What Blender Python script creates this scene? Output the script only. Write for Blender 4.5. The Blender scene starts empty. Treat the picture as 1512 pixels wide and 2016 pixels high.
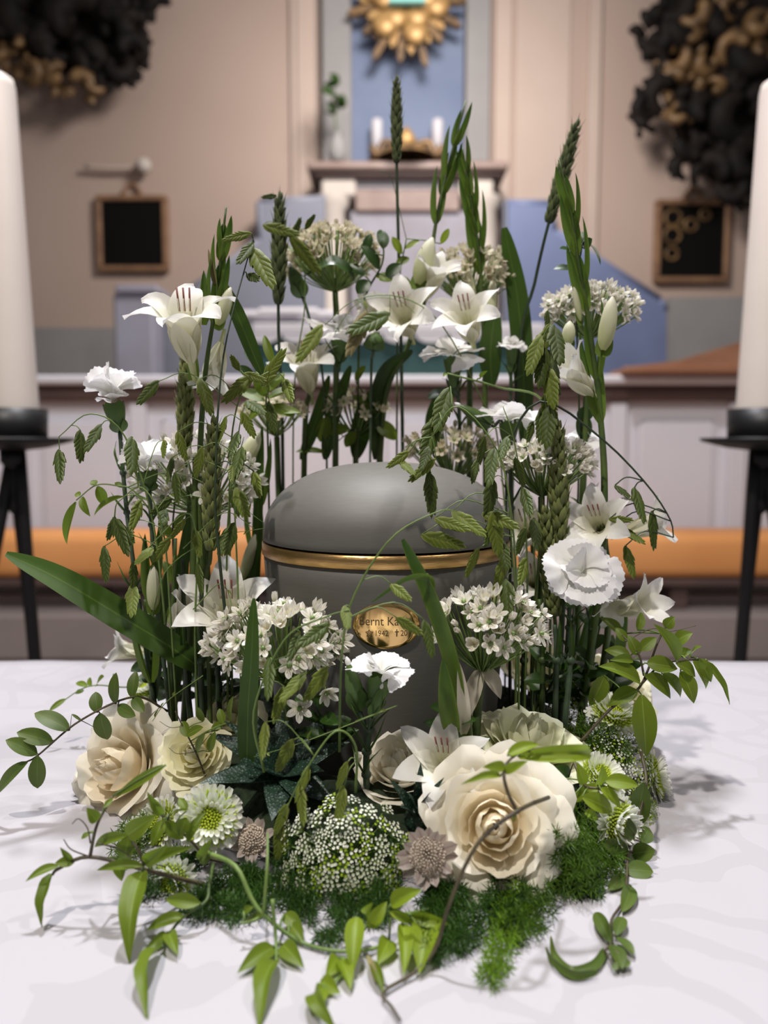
import bpy, math, random
from mathutils import Vector, Matrix, noise

# ------------------------------------------------------------------ camera, light, exposure
sc = bpy.context.scene
TZ = 0.75                               # table top height
CAMP = Vector((0, -0.58, TZ + 0.243))
PITCH = math.radians(4.91)
FPX = 1512.0
cd = bpy.data.cameras.new('camera'); cam = bpy.data.objects.new('camera', cd)
sc.collection.objects.link(cam); sc.camera = cam
cam.location = CAMP; cam.rotation_euler = (math.pi/2 - PITCH, 0, 0)
cd.sensor_fit = 'VERTICAL'; cd.sensor_height = 36; cd.sensor_width = 27; cd.lens = 27
cd.clip_start = 0.02; cd.clip_end = 60
cd.dof.use_dof = True; cd.dof.focus_distance = 0.50; cd.dof.aperture_fstop = 4.9

w = bpy.data.worlds.new('church_ambient'); sc.world = w; w.use_nodes = True
w.node_tree.nodes['Background'].inputs[0].default_value = (0.97, 0.93, 0.95, 1)
w.node_tree.nodes['Background'].inputs[1].default_value = 0.145

def lamp(name, loc, target, size, power, col=(1, .93, .86), spread=180):
    l = bpy.data.lights.new(name, 'AREA'); l.shape = 'DISK'; l.size = size; l.energy = power; l.color = col
    l.spread = math.radians(spread)
    o = bpy.data.objects.new(name, l); sc.collection.objects.link(o); o.location = loc
    o.rotation_euler = (Vector(target) - Vector(loc)).to_track_quat('-Z', 'Y').to_euler()
    return o
lamp('ceiling_lamp_key', (-.8, -1.1, 3.7), (0, 0, .8), .14, 74)
lamp('ceiling_lamp_fill', (1.5, -.5, 3.8), (0, 0, .8), .2, 28, (1, .95, .92))
lamp('ceiling_lamp_rear', (-.15, .8, 3.9), (0, 0, .8), .16, 102, (.95, .95, 1))
lamp('added_chancel_light', (.5, 4.2, 4.8), (0, 7.5, 1.4), 1.2, 190, (1, .93, .88))  # added light that lifts the back wall, not a visible lamp

sc.view_settings.view_transform = 'Standard'; sc.view_settings.look = 'None'
sc.view_settings.exposure = 0.0; sc.view_settings.gamma = 1; sc.view_settings.use_curve_mapping = False

# ------------------------------------------------------------------ helpers
rnd = random.Random(7)
R = rnd.uniform
cp, sp = math.cos(PITCH), math.sin(PITCH)
def P(px, py, y):
    """a point at world depth y that stands where the photo shows pixel px,py"""
    u = (px-756)/FPX; v = (1008-py)/FPX
    d = Vector((u, cp + v*sp, -sp + v*cp))
    p = CAMP + d*((y-CAMP.y)/d.y)
    if y < .27 and p.z < TZ+.003:                 # never below the cloth: rest on it instead
        p = CAMP + d*((TZ+.003-CAMP.z)/d.z)
    return p
def PD(px, py, D): return P(px, py, D-.58)
def mm(y): return (y-CAMP.y)/FPX         # metres per pixel at depth y

def V(*a): return Vector(a)
class MB:
    def __init__(s): s.v = []; s.f = []; s.m = []; s.uv = []
    def add(s, g, mi=0, M=None):
        v, f, uv = g; o = len(s.v)
        s.v += [(M @ a) if M is not None else a for a in v]
        s.f += [tuple(i+o for i in q) for q in f]; s.m += [mi]*len(f); s.uv += uv
        return s
    def mesh(s, name, *mats, smooth=True):
        me = bpy.data.meshes.new(name); me.from_pydata([tuple(a) for a in s.v], [], s.f)
        for m in mats: me.materials.append(m)
        n = len(me.polygons)
        me.polygons.foreach_set('material_index', s.m); me.polygons.foreach_set('use_smooth', [smooth]*n)
        uvl = me.uv_layers.new(name='UVMap')
        li = [0]*len(me.loops); me.loops.foreach_get('vertex_index', li)
        fl = []
        for i in li: fl += s.uv[i]
        uvl.data.foreach_set('uv', fl); me.update()
        return me
def grid(nu, nv, fn, closev=False):
    vs = []; uv = []; fs = []
    for i in range(nu+1):
        for j in range(nv + (0 if closev else 1)):
            u = i/nu; v = j/nv; vs.append(Vector(fn(u, v))); uv.append((u, v))
    c = nv if closev else nv+1
    for i in range(nu):
        for j in range(nv):
            a = i*c+j; b = i*c+(j+1) % c if closev else a+1
            fs.append((a, b, b+c, a+c))
    return vs, fs, uv
def spline(pts, n=16):
    pts = [Vector(p) for p in pts]
    if len(pts) == 2:
        return [pts[0].lerp(pts[1], i/n) for i in range(n+1)]
    q = [pts[0]*2-pts[1]] + pts + [pts[-1]*2-pts[-2]]; k = len(pts)-1; out = []
    for i in range(n+1):
        t = i/n*k; s = min(int(t), k-1); t -= s
        a, b, c, d = q[s:s+4]
        out.append(.5*((2*b)+(c-a)*t+(2*a-5*b+4*c-d)*t*t+(3*b-a-3*c+d)*t**3))
    return out
def frames(pts, up=None):
    n = len(pts); fr = []; nrm = None
    for i in range(n):
        t = (pts[min(i+1, n-1)]-pts[max(i-1, 0)])
        t = t.normalized() if t.length > 1e-9 else V(0, 0, 1)
        if nrm is None:
            nrm = up if up is not None else (V(1, 0, 0) if abs(t.x) < .8 else V(0, 1, 0))
        nrm = nrm - t*nrm.dot(t)
        if nrm.length < 1e-6: nrm = t.orthogonal()
        nrm = nrm.normalized(); fr.append((t, nrm, t.cross(nrm)))
    return fr
def tube(pts, r, sides=6):
    fr = frames(pts); n = len(pts)-1; vs = []; fs = []; uv = []
    for i, p in enumerate(pts):
        rr = r(i/n) if callable(r) else r
        for j in range(sides):
            a = 2*math.pi*j/sides
            vs.append(p + fr[i][1]*math.cos(a)*rr + fr[i][2]*math.sin(a)*rr); uv.append((i/n, j/sides))
    for i in range(n):
        for j in range(sides):
            a = i*sides+j; b = i*sides+(j+1) % sides; fs.append((a, b, b+sides, a+sides))
    fs.append(tuple(range(sides))[::-1]); fs.append(tuple(range(n*sides, (n+1)*sides)))
    return vs, fs, uv
def ribbon(pts, hw, face, fold=.15, nv=4):
    """long leaf along a path; hw(t) half width, face = direction the blade looks"""
    fr = frames(pts, face); n = len(pts)-1
    def fn(u, v):
        i = min(int(round(u*n)), n); s = v*2-1; ww = hw(u)
        return pts[i] + fr[i][2]*(s*ww) - fr[i][1]*(fold*ww*(1-abs(s)))
    return grid(n, nv, fn)
def lathe(prof, n=48):
    """prof: list of (r, z)"""
    k = len(prof)-1
    def fn(u, v):
        r, z = prof[int(round(u*k))]; a = 2*math.pi*v
        return (r*math.cos(a), r*math.sin(a), z)
    return grid(k, n, fn, True)
def boxg(x0, x1, y0, y1, z0, z1, b=0.0):
    """a box with chamfered upright and horizontal edges"""
    if b <= 0:
        vs = [V(x, y, z) for x in (x0, x1) for y in (y0, y1) for z in (z0, z1)]
        fs = [(0, 1, 3, 2), (4, 6, 7, 5), (0, 4, 5, 1), (2, 3, 7, 6), (0, 2, 6, 4), (1, 5, 7, 3)]
        return vs, fs, [(0, 0)]*8
    vs = []; fs = []
    rings = [(z0, b), (z0+b, 0), (z1-b, 0), (z1, b)]
    for z, i in rings:
        a0, a1, c0, c1 = x0+i, x1-i, y0+i, y1-i
        vs += [V(a0+b, c0, z), V(a1-b, c0, z), V(a1, c0+b, z), V(a1, c1-b, z), V(a1-b, c1, z), V(a0+b, c1, z), V(a0, c1-b, z), V(a0, c0+b, z)]
    for k in range(3):
        for j in range(8):
            fs.append((k*8+j, k*8+(j+1) % 8, k*8+8+(j+1) % 8, k*8+8+j))
    fs.append(tuple(range(8))[::-1]); fs.append(tuple(range(24, 32)))
    return vs, fs, [(0, 0)]*len(vs)
def prism(poly, y0, y1):
    """poly: (x,z) outline, extruded in y"""
    n = len(poly); vs = [V(x, y0, z) for x, z in poly]+[V(x, y1, z) for x, z in poly]
    fs = [tuple(range(n)), tuple(range(n, 2*n))[::-1]]+[(i, i+n, (i+1) % n+n, (i+1) % n) for i in range(n)]
    return vs, fs, [(0, 0)]*(2*n)
def ball(r, n=6, m=8, sx=1, sy=1, sz=1):
    return grid(n, m, lambda u, v: (r*sx*math.sin(math.pi*u)*math.cos(2*math.pi*v), r*sy*math.sin(math.pi*u)*math.sin(2*math.pi*v), -r*sz*math.cos(math.pi*u)), True)
def spindle(L, r, peak=.4, n=8, m=7, flat=1.0):
    """closed bud along +X"""
    pr = prof(peak)
    return grid(n, m, lambda u, v: (L*u, r*max(pr(u), .03)*math.cos(2*math.pi*v), flat*r*max(pr(u), .03)*math.sin(2*math.pi*v)), True)
def prof(peak=.45, sh=1.0):
    a = sh*peak/(1-peak) if peak < .5 else sh; b = sh if peak < .5 else sh*(1-peak)/peak
    mx = peak**a*(1-peak)**b
    return lambda t: (max(t, 0)**a*max(1-t, 0)**b)/mx
def basis(loc, x, z=None, s=(1, 1, 1)):
    x = Vector(x).normalized(); z = Vector(z) if z is not None else V(0, 0, 1)
    z = z-x*z.dot(x)
    if z.length < 1e-5: z = x.orthogonal()
    z.normalize(); y = z.cross(x)
    M = Matrix.Identity(4)
    for i, (c, k) in enumerate(zip((x, y, z), s)): 
        for j in range(3): M[j][i] = c[j]*k
    M.translation = Vector(loc)
    return M

C = sc.collection.objects
WM = {}
def thing(name, label, cat, loc, group=None):
    o = bpy.data.objects.new(name, None); C.link(o); o.empty_display_size = .01
    o.location = loc; WM[o.name] = Matrix.Translation(loc)
    o['label'] = label; o['category'] = cat
    if group: o['group'] = group
    return o
def O(name, me, parent=None, M=None, kind=None, label=None):
    o = bpy.data.objects.new(name, me); C.link(o); M = M if M is not None else Matrix.Identity(4)
    if parent is not None:
        o.parent = parent; o.matrix_basis = WM[parent.name].inverted() @ M
    else: o.matrix_basis = M
    WM[o.name] = M
    if kind: o['kind'] = kind
    if label: o['label'] = label
    return o
def tag(o, label, cat, group=None):
    o['label'] = label; o['category'] = cat
    if group: o['group'] = group
    return o

# ------------------------------------------------------------------ materials
def newmat(name):
    m = bpy.data.materials.new(name); m.use_nodes = True; nt = m.node_tree
    return m, nt, nt.nodes['Principled BSDF'], nt.nodes['Material Output']
def N(nt, t, **kw):
    n = nt.nodes.new(t)
    for k, v in kw.items():
        if k in n.inputs: n.inputs[k].default_value = v
        else: setattr(n, k, v)
    return n
def rgba(c): return (c[0], c[1], c[2], 1)
def mixc(nt, fac, a, b, blend='MIX'):
    n = nt.nodes.new('ShaderNodeMix'); n.data_type = 'RGBA'; n.blend_type = blend
    for sock, val in ((n.inputs[0], fac), (n.inputs[6], a), (n.inputs[7], b)):
        if hasattr(val, 'is_output'): nt.links.new(val, sock)
        elif isinstance(val, (int, float)): sock.default_value = val
        else: sock.default_value = rgba(val)
    return n.outputs[2]
def math_(nt, op, a, b=None, c=None, clamp=False):
    n = nt.nodes.new('ShaderNodeMath'); n.operation = op; n.use_clamp = clamp
    for i, val in enumerate((a, b, c)):
        if val is None: continue
        if hasattr(val, 'is_output'): nt.links.new(val, n.inputs[i])
        else: n.inputs[i].default_value = val
    return n.outputs[0]
def ramp(nt, src, a, b):
    n = nt.nodes.new('ShaderNodeMapRange'); n.inputs[1].default_value = a; n.inputs[2].default_value = b
    nt.links.new(src, n.inputs[0]); return n.outputs[0]
def noise_(nt, scale, detail=3, coord='Object', stretch=None):
    tc = N(nt, 'ShaderNodeTexCoord'); src = tc.outputs[coord]
    if stretch:
        mp = N(nt, 'ShaderNodeMapping'); mp.inputs['Scale'].default_value = stretch
        nt.links.new(src, mp.inputs[0]); src = mp.outputs[0]
    n = N(nt, 'ShaderNodeTexNoise', Scale=scale, Detail=detail); nt.links.new(src, n.inputs['Vector'])
    return n.outputs['Fac']
def bump(nt, bs, h, strength=.3, dist=.001):
    b = N(nt, 'ShaderNodeBump', Strength=strength, Distance=dist); nt.links.new(h, b.inputs['Height']); nt.links.new(b.outputs[0], bs.inputs['Normal'])
def simple(name, col, rough=.6, metal=0, col2=None, scale=20, bmp=0, bdist=.001, detail=3, coord='Object', stretch=None, spec=.5):
    m, nt, b, o = newmat(name); b.inputs['Roughness'].default_value = rough; b.inputs['Metallic'].default_value = metal
    b.inputs['Specular IOR Level'].default_value = spec
    b.inputs['Base Color'].default_value = rgba(col)
    if col2 is not None or bmp:
        nz = noise_(nt, scale, detail, coord, stretch)
        if col2 is not None: nt.links.new(mixc(nt, ramp(nt, nz, .35, .65), col, col2), b.inputs['Base Color'])
        if bmp: bump(nt, b, nz, bmp, bdist)
    return m
def organic(name, base, tip, rough=.5, transl=.3, vein=None, veinw=.06, side=None, sidek=0, var=.25, nscale=120, spec=.4, chevron=None, bmp=.15, tcol=None):
    """thin leaf / petal: colour from base to tip, midrib or edge colour, light passing through"""
    m, nt, b, out = newmat(name)
    uvn = N(nt, 'ShaderNodeUVMap'); sep = N(nt, 'ShaderNodeSeparateXYZ'); nt.links.new(uvn.outputs[0], sep.inputs[0])
    u, v = sep.outputs[0], sep.outputs[1]
    col = mixc(nt, u, base, tip)
    a = math_(nt, 'ABSOLUTE', math_(nt, 'MULTIPLY_ADD', v, 2, -1))          # 0 midrib .. 1 edge
    if vein is not None:
        k = math_(nt, 'SUBTRACT', 1, ramp(nt, a, 0, veinw), clamp=True); col = mixc(nt, k, col, vein)
    if chevron is not None:
        ph = math_(nt, 'FRACT', math_(nt, 'MULTIPLY', a, chevron[0])); k = math_(nt, 'GREATER_THAN', ph, chevron[1]); col = mixc(nt, k, col, chevron[2])
    if side is not None:
        k = ramp(nt, a, 1-sidek, 1); col = mixc(nt, k, col, side)
    nz = noise_(nt, nscale, 4)
    oi = N(nt, 'ShaderNodeObjectInfo')
    val = math_(nt, 'ADD', math_(nt, 'MULTIPLY', math_(nt, 'SUBTRACT', nz, .5), var*1.6), math_(nt, 'MULTIPLY', math_(nt, 'SUBTRACT', oi.outputs['Random'], .5), var))
    hs = N(nt, 'ShaderNodeHueSaturation')
    if base[1] > base[0]*1.15 and base[2] < .2: hs.inputs['Hue'].default_value = .481; hs.inputs['Saturation'].default_value = 1.06
    nt.links.new(col, hs.inputs['Color']); nt.links.new(math_(nt, 'ADD', 1, val), hs.inputs['Value'])
    col = hs.outputs[0]
    nt.links.new(col, b.inputs['Base Color']); b.inputs['Roughness'].default_value = rough; b.inputs['Specular IOR Level'].default_value = spec
    if bmp: bump(nt, b, nz, bmp, .0006)
    if transl:
        tr = N(nt, 'ShaderNodeBsdfTranslucent'); mx = N(nt, 'ShaderNodeMixShader'); mx.inputs[0].default_value = transl
        if tcol is not None: nt.links.new(mixc(nt, .6, col, tcol), tr.inputs[0])
        else: nt.links.new(col, tr.inputs[0])
        nt.links.new(b.outputs[0], mx.inputs[1]); nt.links.new(tr.outputs[0], mx.inputs[2]); nt.links.new(mx.outputs[0], out.inputs[0])
    return m

GR = {}
GR['stem'] = simple('stem_green', (.075, .12, .022), .5, col2=(.04, .07, .015), scale=60)
GR['darkstem'] = simple('stem_dark', (.02, .035, .015), .5, col2=(.03, .055, .02), scale=60)
GR['bluestem'] = simple('stem_bluegreen', (.085, .13, .075), .55, col2=(.045, .075, .04), scale=60)
GR['brownstem'] = simple('vine_stem', (.09, .075, .035), .55, col2=(.05, .035, .02), scale=80)
GR['lightstem'] = simple('vine_stem_light', (.17, .25, .06), .5, col2=(.11, .18, .04), scale=60)
GR['blade'] = organic('gladiolus_leaf', (.028, .068, .012), (.042, .105, .015), .42, .2, vein=(.08, .16, .035), veinw=.08, var=.2, nscale=40)
GR['spathe'] = organic('gladiolus_spathe', (.12, .22, .035), (.04, .11, .02), .45, .25, side=(.12, .2, .04), sidek=.3, var=.25)
GR['jas'] = organic('jasmine_leaf', (.11, .175, .022), (.095, .155, .017), .42, .3, vein=(.2, .33, .08), veinw=.07, var=.35, tcol=(.3, .5, .05))
GR['jasl'] = organic('jasmine_leaf_young', (.19, .29, .032), (.165, .265, .028), .42, .35, vein=(.3, .45, .1), veinw=.07, var=.25, tcol=(.4, .6, .05))
GR['round'] = organic('round_leaf', (.07, .13, .03), (.09, .15, .03), .4, .25, vein=(.12, .22, .06), veinw=.06, var=.3)
GR['ruscus'] = organic('ruscus_leaf', (.016, .048, .009), (.022, .066, .011), .3, .12, vein=(.04, .12, .03), veinw=.05, var=.3, spec=.5)
GR['oat'] = organic('oat_spikelet', (.14, .19, .032), (.13, .205, .024), .55, .25, side=(.40, .43, .2), sidek=.22, vein=(.07, .12, .02), veinw=.3, var=.3)
GR['oatd'] = organic('oat_spikelet_dark', (.05, .085, .014), (.07, .12, .016), .55, .22, side=(.17, .22, .08), sidek=.22, vein=(.025, .055, .01), veinw=.3, var=.3)
GR['oatdry'] = organic('oat_spikelet_dry', (.25, .2, .09), (.3, .26, .12), .6, .2, side=(.42, .38, .2), sidek=.3, var=.3)
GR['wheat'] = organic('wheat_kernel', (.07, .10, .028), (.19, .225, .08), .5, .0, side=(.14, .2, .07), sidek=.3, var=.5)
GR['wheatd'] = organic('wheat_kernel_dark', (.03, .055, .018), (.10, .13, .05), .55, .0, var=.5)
GR['calyx'] = organic('carnation_calyx', (.10, .19, .07), (.07, .14, .035), .45, .1, var=.25)
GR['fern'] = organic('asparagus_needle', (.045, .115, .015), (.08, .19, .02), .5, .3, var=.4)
GR['fern_shade'] = organic('asparagus_needle_shade', (.02, .065, .012), (.04, .12, .018), .5, .2, var=.4)  # darker green puts the shade under and behind the flowers into the needles
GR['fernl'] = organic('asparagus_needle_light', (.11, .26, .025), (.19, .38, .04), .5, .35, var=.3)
PT = {}
PT['glad'] = organic('gladiolus_tepal', (.78, .76, .52), (.88, .87, .86), .5, .3, var=.08, nscale=50, spec=.3, bmp=.08)
PT['gladbud'] = organic('gladiolus_bud', (.55, .6, .25), (.85, .83, .68), .5, .25, var=.1, nscale=50)
PT['carn'] = organic('carnation_petal', (.86, .86, .76), (.92, .91, .93), .55, .3, var=.05, nscale=60, spec=.25, bmp=.1)
PT['rose'] = organic('rose_petal', (.91, .83, .62), (.94, .90, .78), .5, .3, var=.07, nscale=40, spec=.25, bmp=.1)
PT['rosein'] = organic('rose_petal_inner', (.92, .79, .56), (.94, .86, .68), .5, .32, var=.07, nscale=40, spec=.25, bmp=.1)
PT['roseg'] = organic('green_rose_petal', (.62, .63, .36), (.78, .78, .58), .5, .25, var=.15, nscale=30, spec=.25, bmp=.15)
PT['rosey'] = organic('yellow_rose_petal', (.84, .79, .46), (.91, .88, .66), .5, .25, var=.1, nscale=30, spec=.25)
PT['chry'] = organic('chrysanthemum_petal', (.72, .8, .42), (.9, .9, .87), .5, .3, var=.08)
PT['chryin'] = organic('chrysanthemum_inner', (.38, .58, .04), (.62, .78, .18), .5, .3, var=.2)
PT['chryc'] = organic('chrysanthemum_disc', (.25, .42, .03), (.50, .66, .08), .5, .2, var=.3)
PT['all'] = organic('allium_petal', (.72, .70, .48), (.91, .89, .86), .5, .3, vein=(.62, .48, .42), veinw=.16, var=.14)
PT['ovary'] = simple('allium_ovary', (.16, .26, .07), .4)
PT['allo'] = organic('allium_petal_faded', (.64, .61, .38), (.80, .74, .60), .5, .3, vein=(.5, .36, .28), veinw=.2, var=.25)
PT['stamen'] = simple('stamen_red', (.20, .06, .045), .6)
PT['ammi'] = simple('lace_floret', (.86, .86, .78), .6)
PT['ammig'] = simple('lace_ray', (.22, .32, .08), .6)
PT['astr'] = organic('astrantia_bract', (.48, .40, .34), (.50, .42, .38), .55, .3, vein=(.34, .25, .24), veinw=.25, side=(.6, .54, .46), sidek=.4, var=.25)
PT['astrf'] = simple('astrantia_filament', (.62, .52, .42), .6)
PT['skin'] = organic('allium_spathe', (.72, .66, .52), (.80, .72, .62), .5, .5, var=.3)

# ------------------------------------------------------------------ the church behind
def bgbox(name, px0, py0, px1, py1, D, thick, m, parent=None, b=.0, kind=None, label=None):
    a = PD(px0, py1, D); c = PD(px1, py0, D)
    me = MB().add(boxg(a.x, c.x, a.y, a.y+thick, a.z, c.z, b)).mesh(name, m, smooth=False)
    return O(name, me, parent, None, kind, label)

M_wall = simple('plaster_wall', (.50, .385, .325), .85, col2=(.45, .34, .285), scale=.5, detail=2, bmp=.05, bdist=.01)
M_pil = simple('plaster_pilaster', (.56, .45, .385), .85, col2=(.53, .42, .36), scale=1.5)
M_white = simple('white_painted_wood', (.62, .60, .64), .6, col2=(.58, .56, .60), scale=2)
M_grey = simple('blue_grey_paint', (.22, .23, .285), .6, col2=(.19, .20, .25), scale=2)
M_blue = simple('blue_paint', (.135, .17, .30), .6, col2=(.115, .145, .26), scale=2)
M_bluep = simple('blue_niche', (.175, .22, .33), .7, col2=(.14, .18, .29), scale=1.5)
M_revl = simple('grey_reveal', (.30, .29, .285), .8, col2=(.27, .26, .26), scale=2)
M_brown = simple('rail_brown', (.115, .07, .06), .5, col2=(.09, .055, .05), scale=4)
M_wood = simple('reddish_wood', (.42, .2, .11), .45, col2=(.34, .15, .08), scale=3, stretch=(1, 8, 8))
M_ledge = simple('red_marble', (.22, .14, .12), .5, col2=(.28, .2, .17), scale=5)
M_orange = simple('orange_leather', (.82, .36, .12), .5, col2=(.76, .32, .10), scale=3)
M_teal = simple('teal_cloth', (.035, .10, .10), .8, col2=(.03, .085, .085), scale=8)
M_dark = simple('dark_carving', (.005, .0045, .0045), .7, col2=(.014, .010, .008), scale=6, spec=.2)
M_gold = simple('gilding', (.24, .14, .055), .5, .2, col2=(.08, .045, .02), scale=7)
M_goldb = simple('gilding_bright', (.50, .31, .12), .45, .3, col2=(.38, .22, .08), scale=9)
M_black = simple('black_panel', (.004, .004, .004), .7, spec=.1)
M_frame = simple('picture_frame', (.30, .17, .09), .5, .1, col2=(.22, .12, .07), scale=8)
M_aqua = simple('aqua_glass', (.25, .62, .58), .4)
M_floor = simple('stone_floor', (.26, .215, .195), .7, col2=(.22, .18, .165), scale=3)
M_step = simple('step_stone', (.30, .245, .225), .75, col2=(.26, .215, .2), scale=3)
M_wax = simple('candle_wax', (.74, .66, .60), .45, col2=(.71, .63, .57), scale=10)
M_iron = simple('black_iron', (.012, .012, .013), .45, .3)
M_rail = simple('rail_white_paint', (.80, .78, .83), .55, col2=(.77, .75, .80), scale=2)
M_post = simple('lavender_post', (.36, .36, .44), .6, col2=(.32, .31, .38), scale=3)
M_lilac = simple('lilac_grey_panel', (.33, .32, .38), .7, col2=(.27, .25, .28), scale=4)
M_cream = simple('cream_stone', (.62, .56, .50), .7, col2=(.56, .5, .45), scale=4)

def quad(name, vs, m, kind='structure'):
    mb = MB(); mb.add(([Vector(v) for v in vs], [(0, 1, 2, 3)], [(0, 0), (1, 0), (1, 1), (0, 1)]))
    return O(name, mb.mesh(name, m, smooth=False), kind=kind)
quad('floor', [(-8, -4, 0), (8, -4, 0), (8, 9, 0), (-8, 9, 0)], M_floor)
WY = 8.0-.58
fl = O('wall_back', MB().add(boxg(-8, 8, WY, WY+.25, 0, 7)).mesh('wall_back', M_wall, smooth=False), kind='structure')
# raised chancel floor and step
pz = .22
O('trim_1', MB().add(boxg(-8, 8, 2.9, WY, 0.001, pz, .015)).mesh('chancel_step', M_step, smooth=False), kind='structure')
# pilasters on the back wall
for i, (a, b2) in enumerate(((575, 636), (972, 1012), (1150, 1192))):
    bgbox('trim_%d' % (i+2), a, -260, b2, 400 if i < 2 else 560, 7.94, .06, M_pil, kind='structure')
for i, (a, b2) in enumerate(((588, 600), (1012, 1130))):
    bgbox('trim_%d' % (i+5), a, -260, b2, 395, 7.97-.06*(i == 0), .05, M_pil, kind='structure')

def retable():
    t = thing('altarpiece', 'tall blue altarpiece niche with grey reveals on the back wall', 'altarpiece', PD(802, 950, 7.8))
    bgbox('niche_panel', 690, -260, 916, 318, 7.9, .05, M_bluep, t)
    bgbox('reveal', 636, -260, 690, 318, 7.75, .2, M_revl, t, .01); bgbox('reveal', 916, -260, 970, 318, 7.75, .2, M_revl, t, .01)
    bgbox('ledge', 604, 316, 1002, 332, 7.3, .6, M_ledge, t, .015)
    bgbox('ledge_moulding', 618, 332, 990, 346, 7.36, .5, M_brown, t, .015)
    bgbox('corbel', 632, 346, 700, 386, 7.42, .4, M_cream, t, .02); bgbox('corbel', 905, 346, 972, 386, 7.42, .4, M_cream, t, .02)
    bgbox('panel', 700, 346, 905, 372, 7.5, .3, M_white, t, .01)
    bgbox('panel', 700, 372, 905, 415, 7.5, .3, M_ledge, t, .01)
    bgbox('panel', 690, 415, 925, 640, 7.55, .3, M_lilac, t, .01)
    for x in (655, 950):
        a = PD(x, 640, 7.5); b = PD(x, 390, 7.5); h = b.z-a.z
        me = MB().add(lathe([(.17, 0), (.17, .08), (.14, .1), (.135, h*.5), (.12, h-.12), (.16, h-.08), (.16, h)], 24)).mesh('column', M_cream)
        O('column', me, t, Matrix.Translation(a))
    bgbox('side_panel', 512, 392, 632, 640, 7.6, .2, M_grey, t, .01); bgbox('side_panel', 988, 392, 1082, 640, 7.6, .2, M_grey, t, .01)
retable()
def gilt_figure(px, py0, py1, D, label, wd):
    a = PD(px, py1, D); h = PD(px, py0, D).z-a.z
    t = thing('gilt_figure', label, 'figure', a)
    O('robe', MB().add(lathe([(wd*.9, 0), (wd, h*.1), (wd*.6, h*.4), (wd*.75, h*.7), (wd*.3, h*.8), (wd*.1, h*.84)], 16)).mesh('robe', M_gold), t, Matrix.Translation(a))
    O('head', MB().add(ball(h*.09)).mesh('head', M_goldb), t, Matrix.Translation(a+V(0, 0, h*.91)))
gilt_figure(1036, 432, 560, 7.4, 'gilded standing figure right of the altar columns, behind the tall leaf blade', .13)
def gilt_ornament():
    a = PD(800, 315, 7.4); t = thing('gilt_ornament', 'gilded openwork ornament standing at the middle of the altar ledge', 'ornament', a)
    O('base', MB().add(lathe([(.28, 0), (.26, .05), (.12, .09), (.1, .12)], 20)).mesh('base', M_gold), t, Matrix.Translation(a))
    for s in (-1, 1):
        pts = spline([a+V(0, 0, .1), a+V(s*.2, 0, .16), a+V(s*.26, 0, .05), a+V(s*.33, 0, .12)], 14)
        O('scroll', MB().add(tube(pts, .035, 8)).mesh('scroll', M_gold), t)
    O('finial', MB().add(lathe([(.05, .1), (.1, .17), (.06, .24), (.01, .3)], 14)).mesh('finial', M_goldb), t, Matrix.Translation(a))
gilt_ornament()
for x, lab in ((742, 'left white altar candle standing on the ledge in front of the blue niche'), (861, 'right white altar candle standing on the ledge in front of the blue niche')):
    a = PD(x, 315, 7.75); t = thing('altar_candle', lab, 'candle', a, 'white candles on the altar ledge')
    O('candle_body', MB().add(lathe([(0, .05), (.055, .05), (.055, .36), (.04, .38), (0, .38)], 16)).mesh('candle_body', M_white), t, Matrix.Translation(a))
    O('candlestick', MB().add(lathe([(.08, 0), (.08, .02), (.03, .03), (.06, .05), (0, .055)], 16)).mesh('candlestick', M_gold), t, Matrix.Translation(a))
    O('wick', MB().add(tube([a+V(0, 0, .38), a+V(0, 0, .405)], .006)).mesh('wick', M_iron), t)
def glory():
    c = PD(800, 2, 7.6); t = thing('gilt_glory', 'gilded ray burst with an aqua triangle at the top of the niche', 'ornament', c)
    mb = MB(); n = 30
    for k in range(n):
        a = 2*math.pi*k/n; L = (.52, .36, .46, .40)[k % 4]*(1.12 if math.sin(a) < -.8 else 1); d = V(math.cos(a), 0, math.sin(a)); s = V(-math.sin(a), 0, math.cos(a))
        mr = MB()
        q = [c+s*.035, c-s*.035, c+d*L-s*.03, c+d*(L+.05), c+d*L+s*.03]
        vs = [x+V(0, -.03, 0) for x in q]+[x+V(0, .05, 0) for x in q]
        mr.add((vs, [(0, 1, 2, 3, 4), (9, 8, 7, 6, 5)]+[(i, (i+1) % 5+0, (i+1) % 5+5, i+5) for i in range(5)], [(0, 0)]*10))
        O('ray', mr.mesh('ray', M_goldb if k % 2 else M_gold, smooth=False), t)
    for k in range(12):
        a = 2*math.pi*k/12+.3*(k % 2)
        O('cloud', MB().add(ball(.125, 6, 10, 1, .4, .9)).mesh('cloud', M_goldb), t, Matrix.Translation(c+V(math.cos(a)*(.2+.09*(k % 2)), -.08, math.sin(a)*(.2+.13*(k % 2)))))
    tr = prism([(-.17, -.12), (.17, -.12), (.0, .24)], -.27, -.2)
    O('triangle', MB().add(tr).mesh('triangle', M_aqua, smooth=False), t, Matrix.Translation(c+V(0, 0, -.03)))
glory()
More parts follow.
